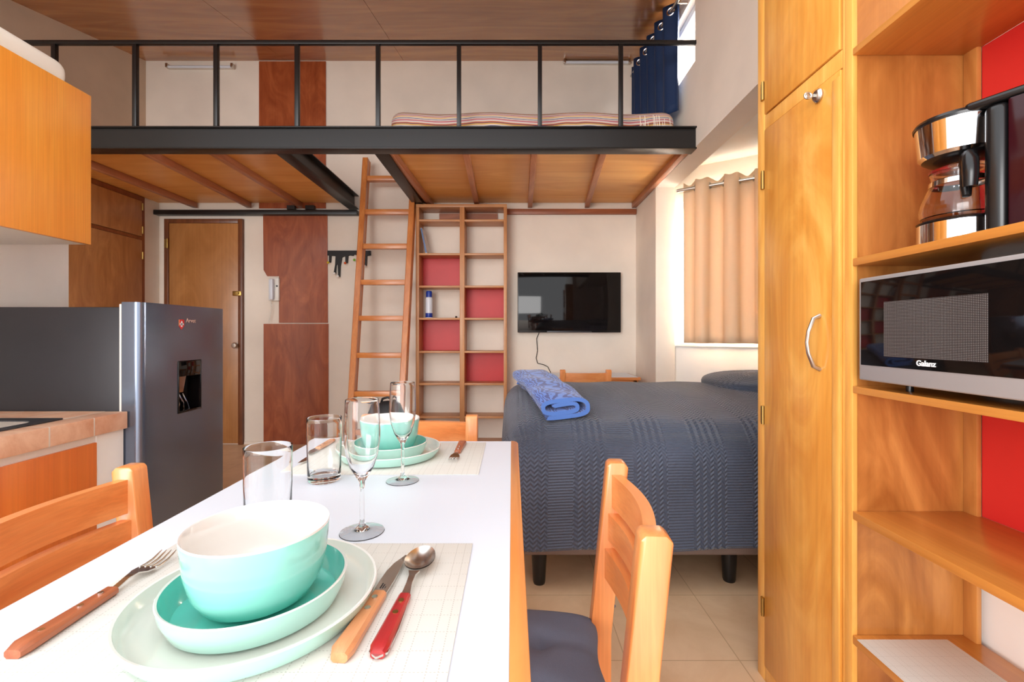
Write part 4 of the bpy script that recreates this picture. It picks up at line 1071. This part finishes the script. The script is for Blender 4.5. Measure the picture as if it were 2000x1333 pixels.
for pyc, par in ((178, ud_), (352, o), (811, o), (1186, o)):
    yv = ry(1493); zv = Z(pyc, yv)
    g = G(); g.cyl((RX - .006, yv, zv - .030), (RX - .006, yv, zv + .030), .0048, 10); g.box(RX - .005, RX - .001, yv, yv + .014, zv - .028, zv + .028); g.build('hinge', 'brass', par)
# plywood edge at the foot end etc.

# bookcase on the right
bk = thing('open_bookcase', 'open honey wood bookcase with red back panels beside the wardrobe', 'bookcase', (1.0, .8, 0))
yp = ry(1665)            # inner face of the far side panel
BYN = .12
G().box(RX + .012, 1.133, yp, y_near - .001, 0, WT).build('side_panel', 'case', bk)
G().box(RX - .001, RX + .014, yp, y_near - .001, 0, WT, .0015).build('face_stile', 'robe_edge', bk)
G().box(RX, 1.133, BYN - .018, BYN, 0, WT, .0015).build('side_panel', 'case', bk)
G().box(1.107, 1.120, yp - .034, yp, 0, WT, .003).build('corner_post', 'case', bk)
fy = yp + .003
szs = [(Z(97, fy), Z(110, fy)), (Z(506, fy), Z(520.5, fy)), (Z(754, fy), Z(767.5, fy)), (Z(998, fy), Z(1013.5, fy)), (Z(1239, fy), Z(1256, fy))]
for (zt1, zb1) in szs + [(2.30, 2.28), (.07, .05)]:
    G().box(RX, 1.107 if False else 1.120, BYN, yp - .0005, zb1, zt1, .0012).build('shelf', 'case_shelf', bk)
for (lo, hi) in ((1, 0), (3, 2)):
    q1 = G().box(1.1205, 1.133, BYN, yp - .033, szs[lo][0], szs[hi][1]).build('back_panel', 'red2', bk); q1['label'] = 'red back panel'
# placemat hanging in the lowest visible shelf
g = G(); g.box(RX - .004, 1.05, .58, yp - .02, szs[4][0] + .0004, szs[4][0] + .002, .0003)
tag(g.build('placemat', 'placemat'), 'cream woven placemat lying on the bottom bookcase shelf', 'placemat', 'woven placemats')

# microwave
mw = thing('microwave_oven', 'black and silver microwave oven on the middle bookcase shelf', 'microwave', (.98, .85, szs[2][0]))
MX = .822; my0, my1 = .60, MX * F / 677.0
mz0, mz1 = Z(742, my1), Z(545, my1)
G().box(MX + .03, 1.10, my0, my1 - .004, mz0 + .004, mz1 - .003, .005).build('body', 'darkgrey', mw)
G().box(MX, MX + .031, my0, my1, mz0, mz1, .004, 3).build('front_frame', 'grey_silver', mw)
gz0, gz1 = mz0 + .036, mz1 - .009
gp = G().box(MX - .0015, MX + .004, my0 + .004, my1 - .008, gz0, gz1, .001).build('door_glass', 'black_gloss', mw)
G().box(MX - .0020, MX, MX * F / 932.0, MX * F / 728.0, Z(697, 1.0), Z(590, 1.0)).build('perforated_screen', 'screen', gp)
text('brand_lettering', 'Galanz', .0155, 'ink_white', gp, (MX - .0026, MX * F / 792.0, gz0 + .0085), (PI / 2, 0, -PI / 2), .0004, 1.0, .0004)
for y_ in (my0 + .05, my1 - .07):
    for x_ in (MX + .06, 1.07): 
        g = G(); g.cyl((x_, y_, szs[2][0] + .0003), (x_, y_, mz0 + .005), .007, 14); g.build('foot', 'black', mw)

# coffee maker (local: front +Y), turned
cm = thing('coffee_maker', 'chrome and black drip coffee maker on the bookcase shelf above the microwave', 'coffee maker')
def ell(rx, ry_, z0, z1, g, cy=0, n=64, mi=0): g.lathe([(0, z0), (rx, z0), (rx, z1), (0, z1)], (0, cy, 0), n, oy=ry_ / rx, mi=mi)
g = G(); g.lathe([(0, 0), (.068, 0), (.068, .042), (.066, .044), (0, .044)], (0, 0, 0), 64); g.build('warming_base', 'chrome', cm)
g = G(); g.lathe([(0, .0441), (.067, .0441), (.069, .047), (.062, .050), (0, .050)], (0, 0, 0), 64); g.build('hot_plate', 'black', cm)
g = G(); g.lathe([(0, .178), (.060, .178), (.066, .184), (.0715, .245), (0, .245)], (0, 0, 0), 64); g.build('filter_basket', 'chrome', cm)
g = G(); g.lathe([(0, .168), (.030, .166), (.052, .172), (.060, .1779), (0, .1779)], (0, 0, 0), 48); g.build('drip_outlet', 'black', cm)
g = G(); g.lathe([(0, .2452), (.0735, .2452), (.0745, .250), (.071, .256), (0, .262)], (0, 0, 0), 64); g.box(-.066, .066, -.155, -.03, .2452, .262, .008, 3); g.build('lid', 'black', cm)
g = G(); g.box(-.066, .066, -.092, -.058, .0, .2450, .013, 4); g.build('column', 'black', cm)
g = G(); g.box(-.066, .066, -.165, -.0922, .0, .2450, .004, 2); g.build('water_tank', 'maroon', cm)
cf_ = [(0, .0512), (.050, .0512), (.060, .056), (.063, .068), (.060, .088), (.050, .115), (.042, .130), (.043, .142), (.045, .150), (.0435, .150), (.0412, .142), (.0402, .130), (.048, .115), (.058, .088), (.061, .068), (.058, .0585), (.048, .0545), (0, .0540)]
g = G(); g.lathe(cf_, (0, .002, 0), 64); car = g.build('carafe', 'glass', cm, angle=.5)
g = G(); g.lathe([(.0440, .122), (.0475, .122), (.0465, .132), (.0432, .134)], (0, .002, 0), 48); g.build('carafe_band', 'chrome', car)
g = G(); g.lathe([(0, .1505), (.046, .1505), (.047, .156), (.03, .163), (0, .164)], (0, .002, 0), 48); g.build('carafe_lid', 'glass', car)
ha = math.radians(212)
hd = Vector((math.cos(ha), math.sin(ha), 0))
g = G(); hp = [hd * .044 + Vector((0, 0, .150)), hd * .060 + Vector((0, 0, .160)), hd * .078 + Vector((0, 0, .158)), hd * .088 + Vector((0, 0, .145)), hd * .089 + Vector((0, 0, .12)), hd * .086 + Vector((0, 0, .098))]
g.tube([p + Vector((0, .002, 0)) for p in hp], [.009, .011, .0125, .013, .0125, .011], 14); g.tube([hd * .050 + Vector((0, .002, .150)), hd * .053 + Vector((0, .002, .125)), hd * .058 + Vector((0, .002, .10)), hd * .062 + Vector((0, .002, .085))], [.008, .009, .009, .007], 12); g.build('carafe_handle', 'black', car)
cm.location = (.925, .940, szs[1][0] + .0005); cm.rotation_euler = (0, 0, math.radians(24))
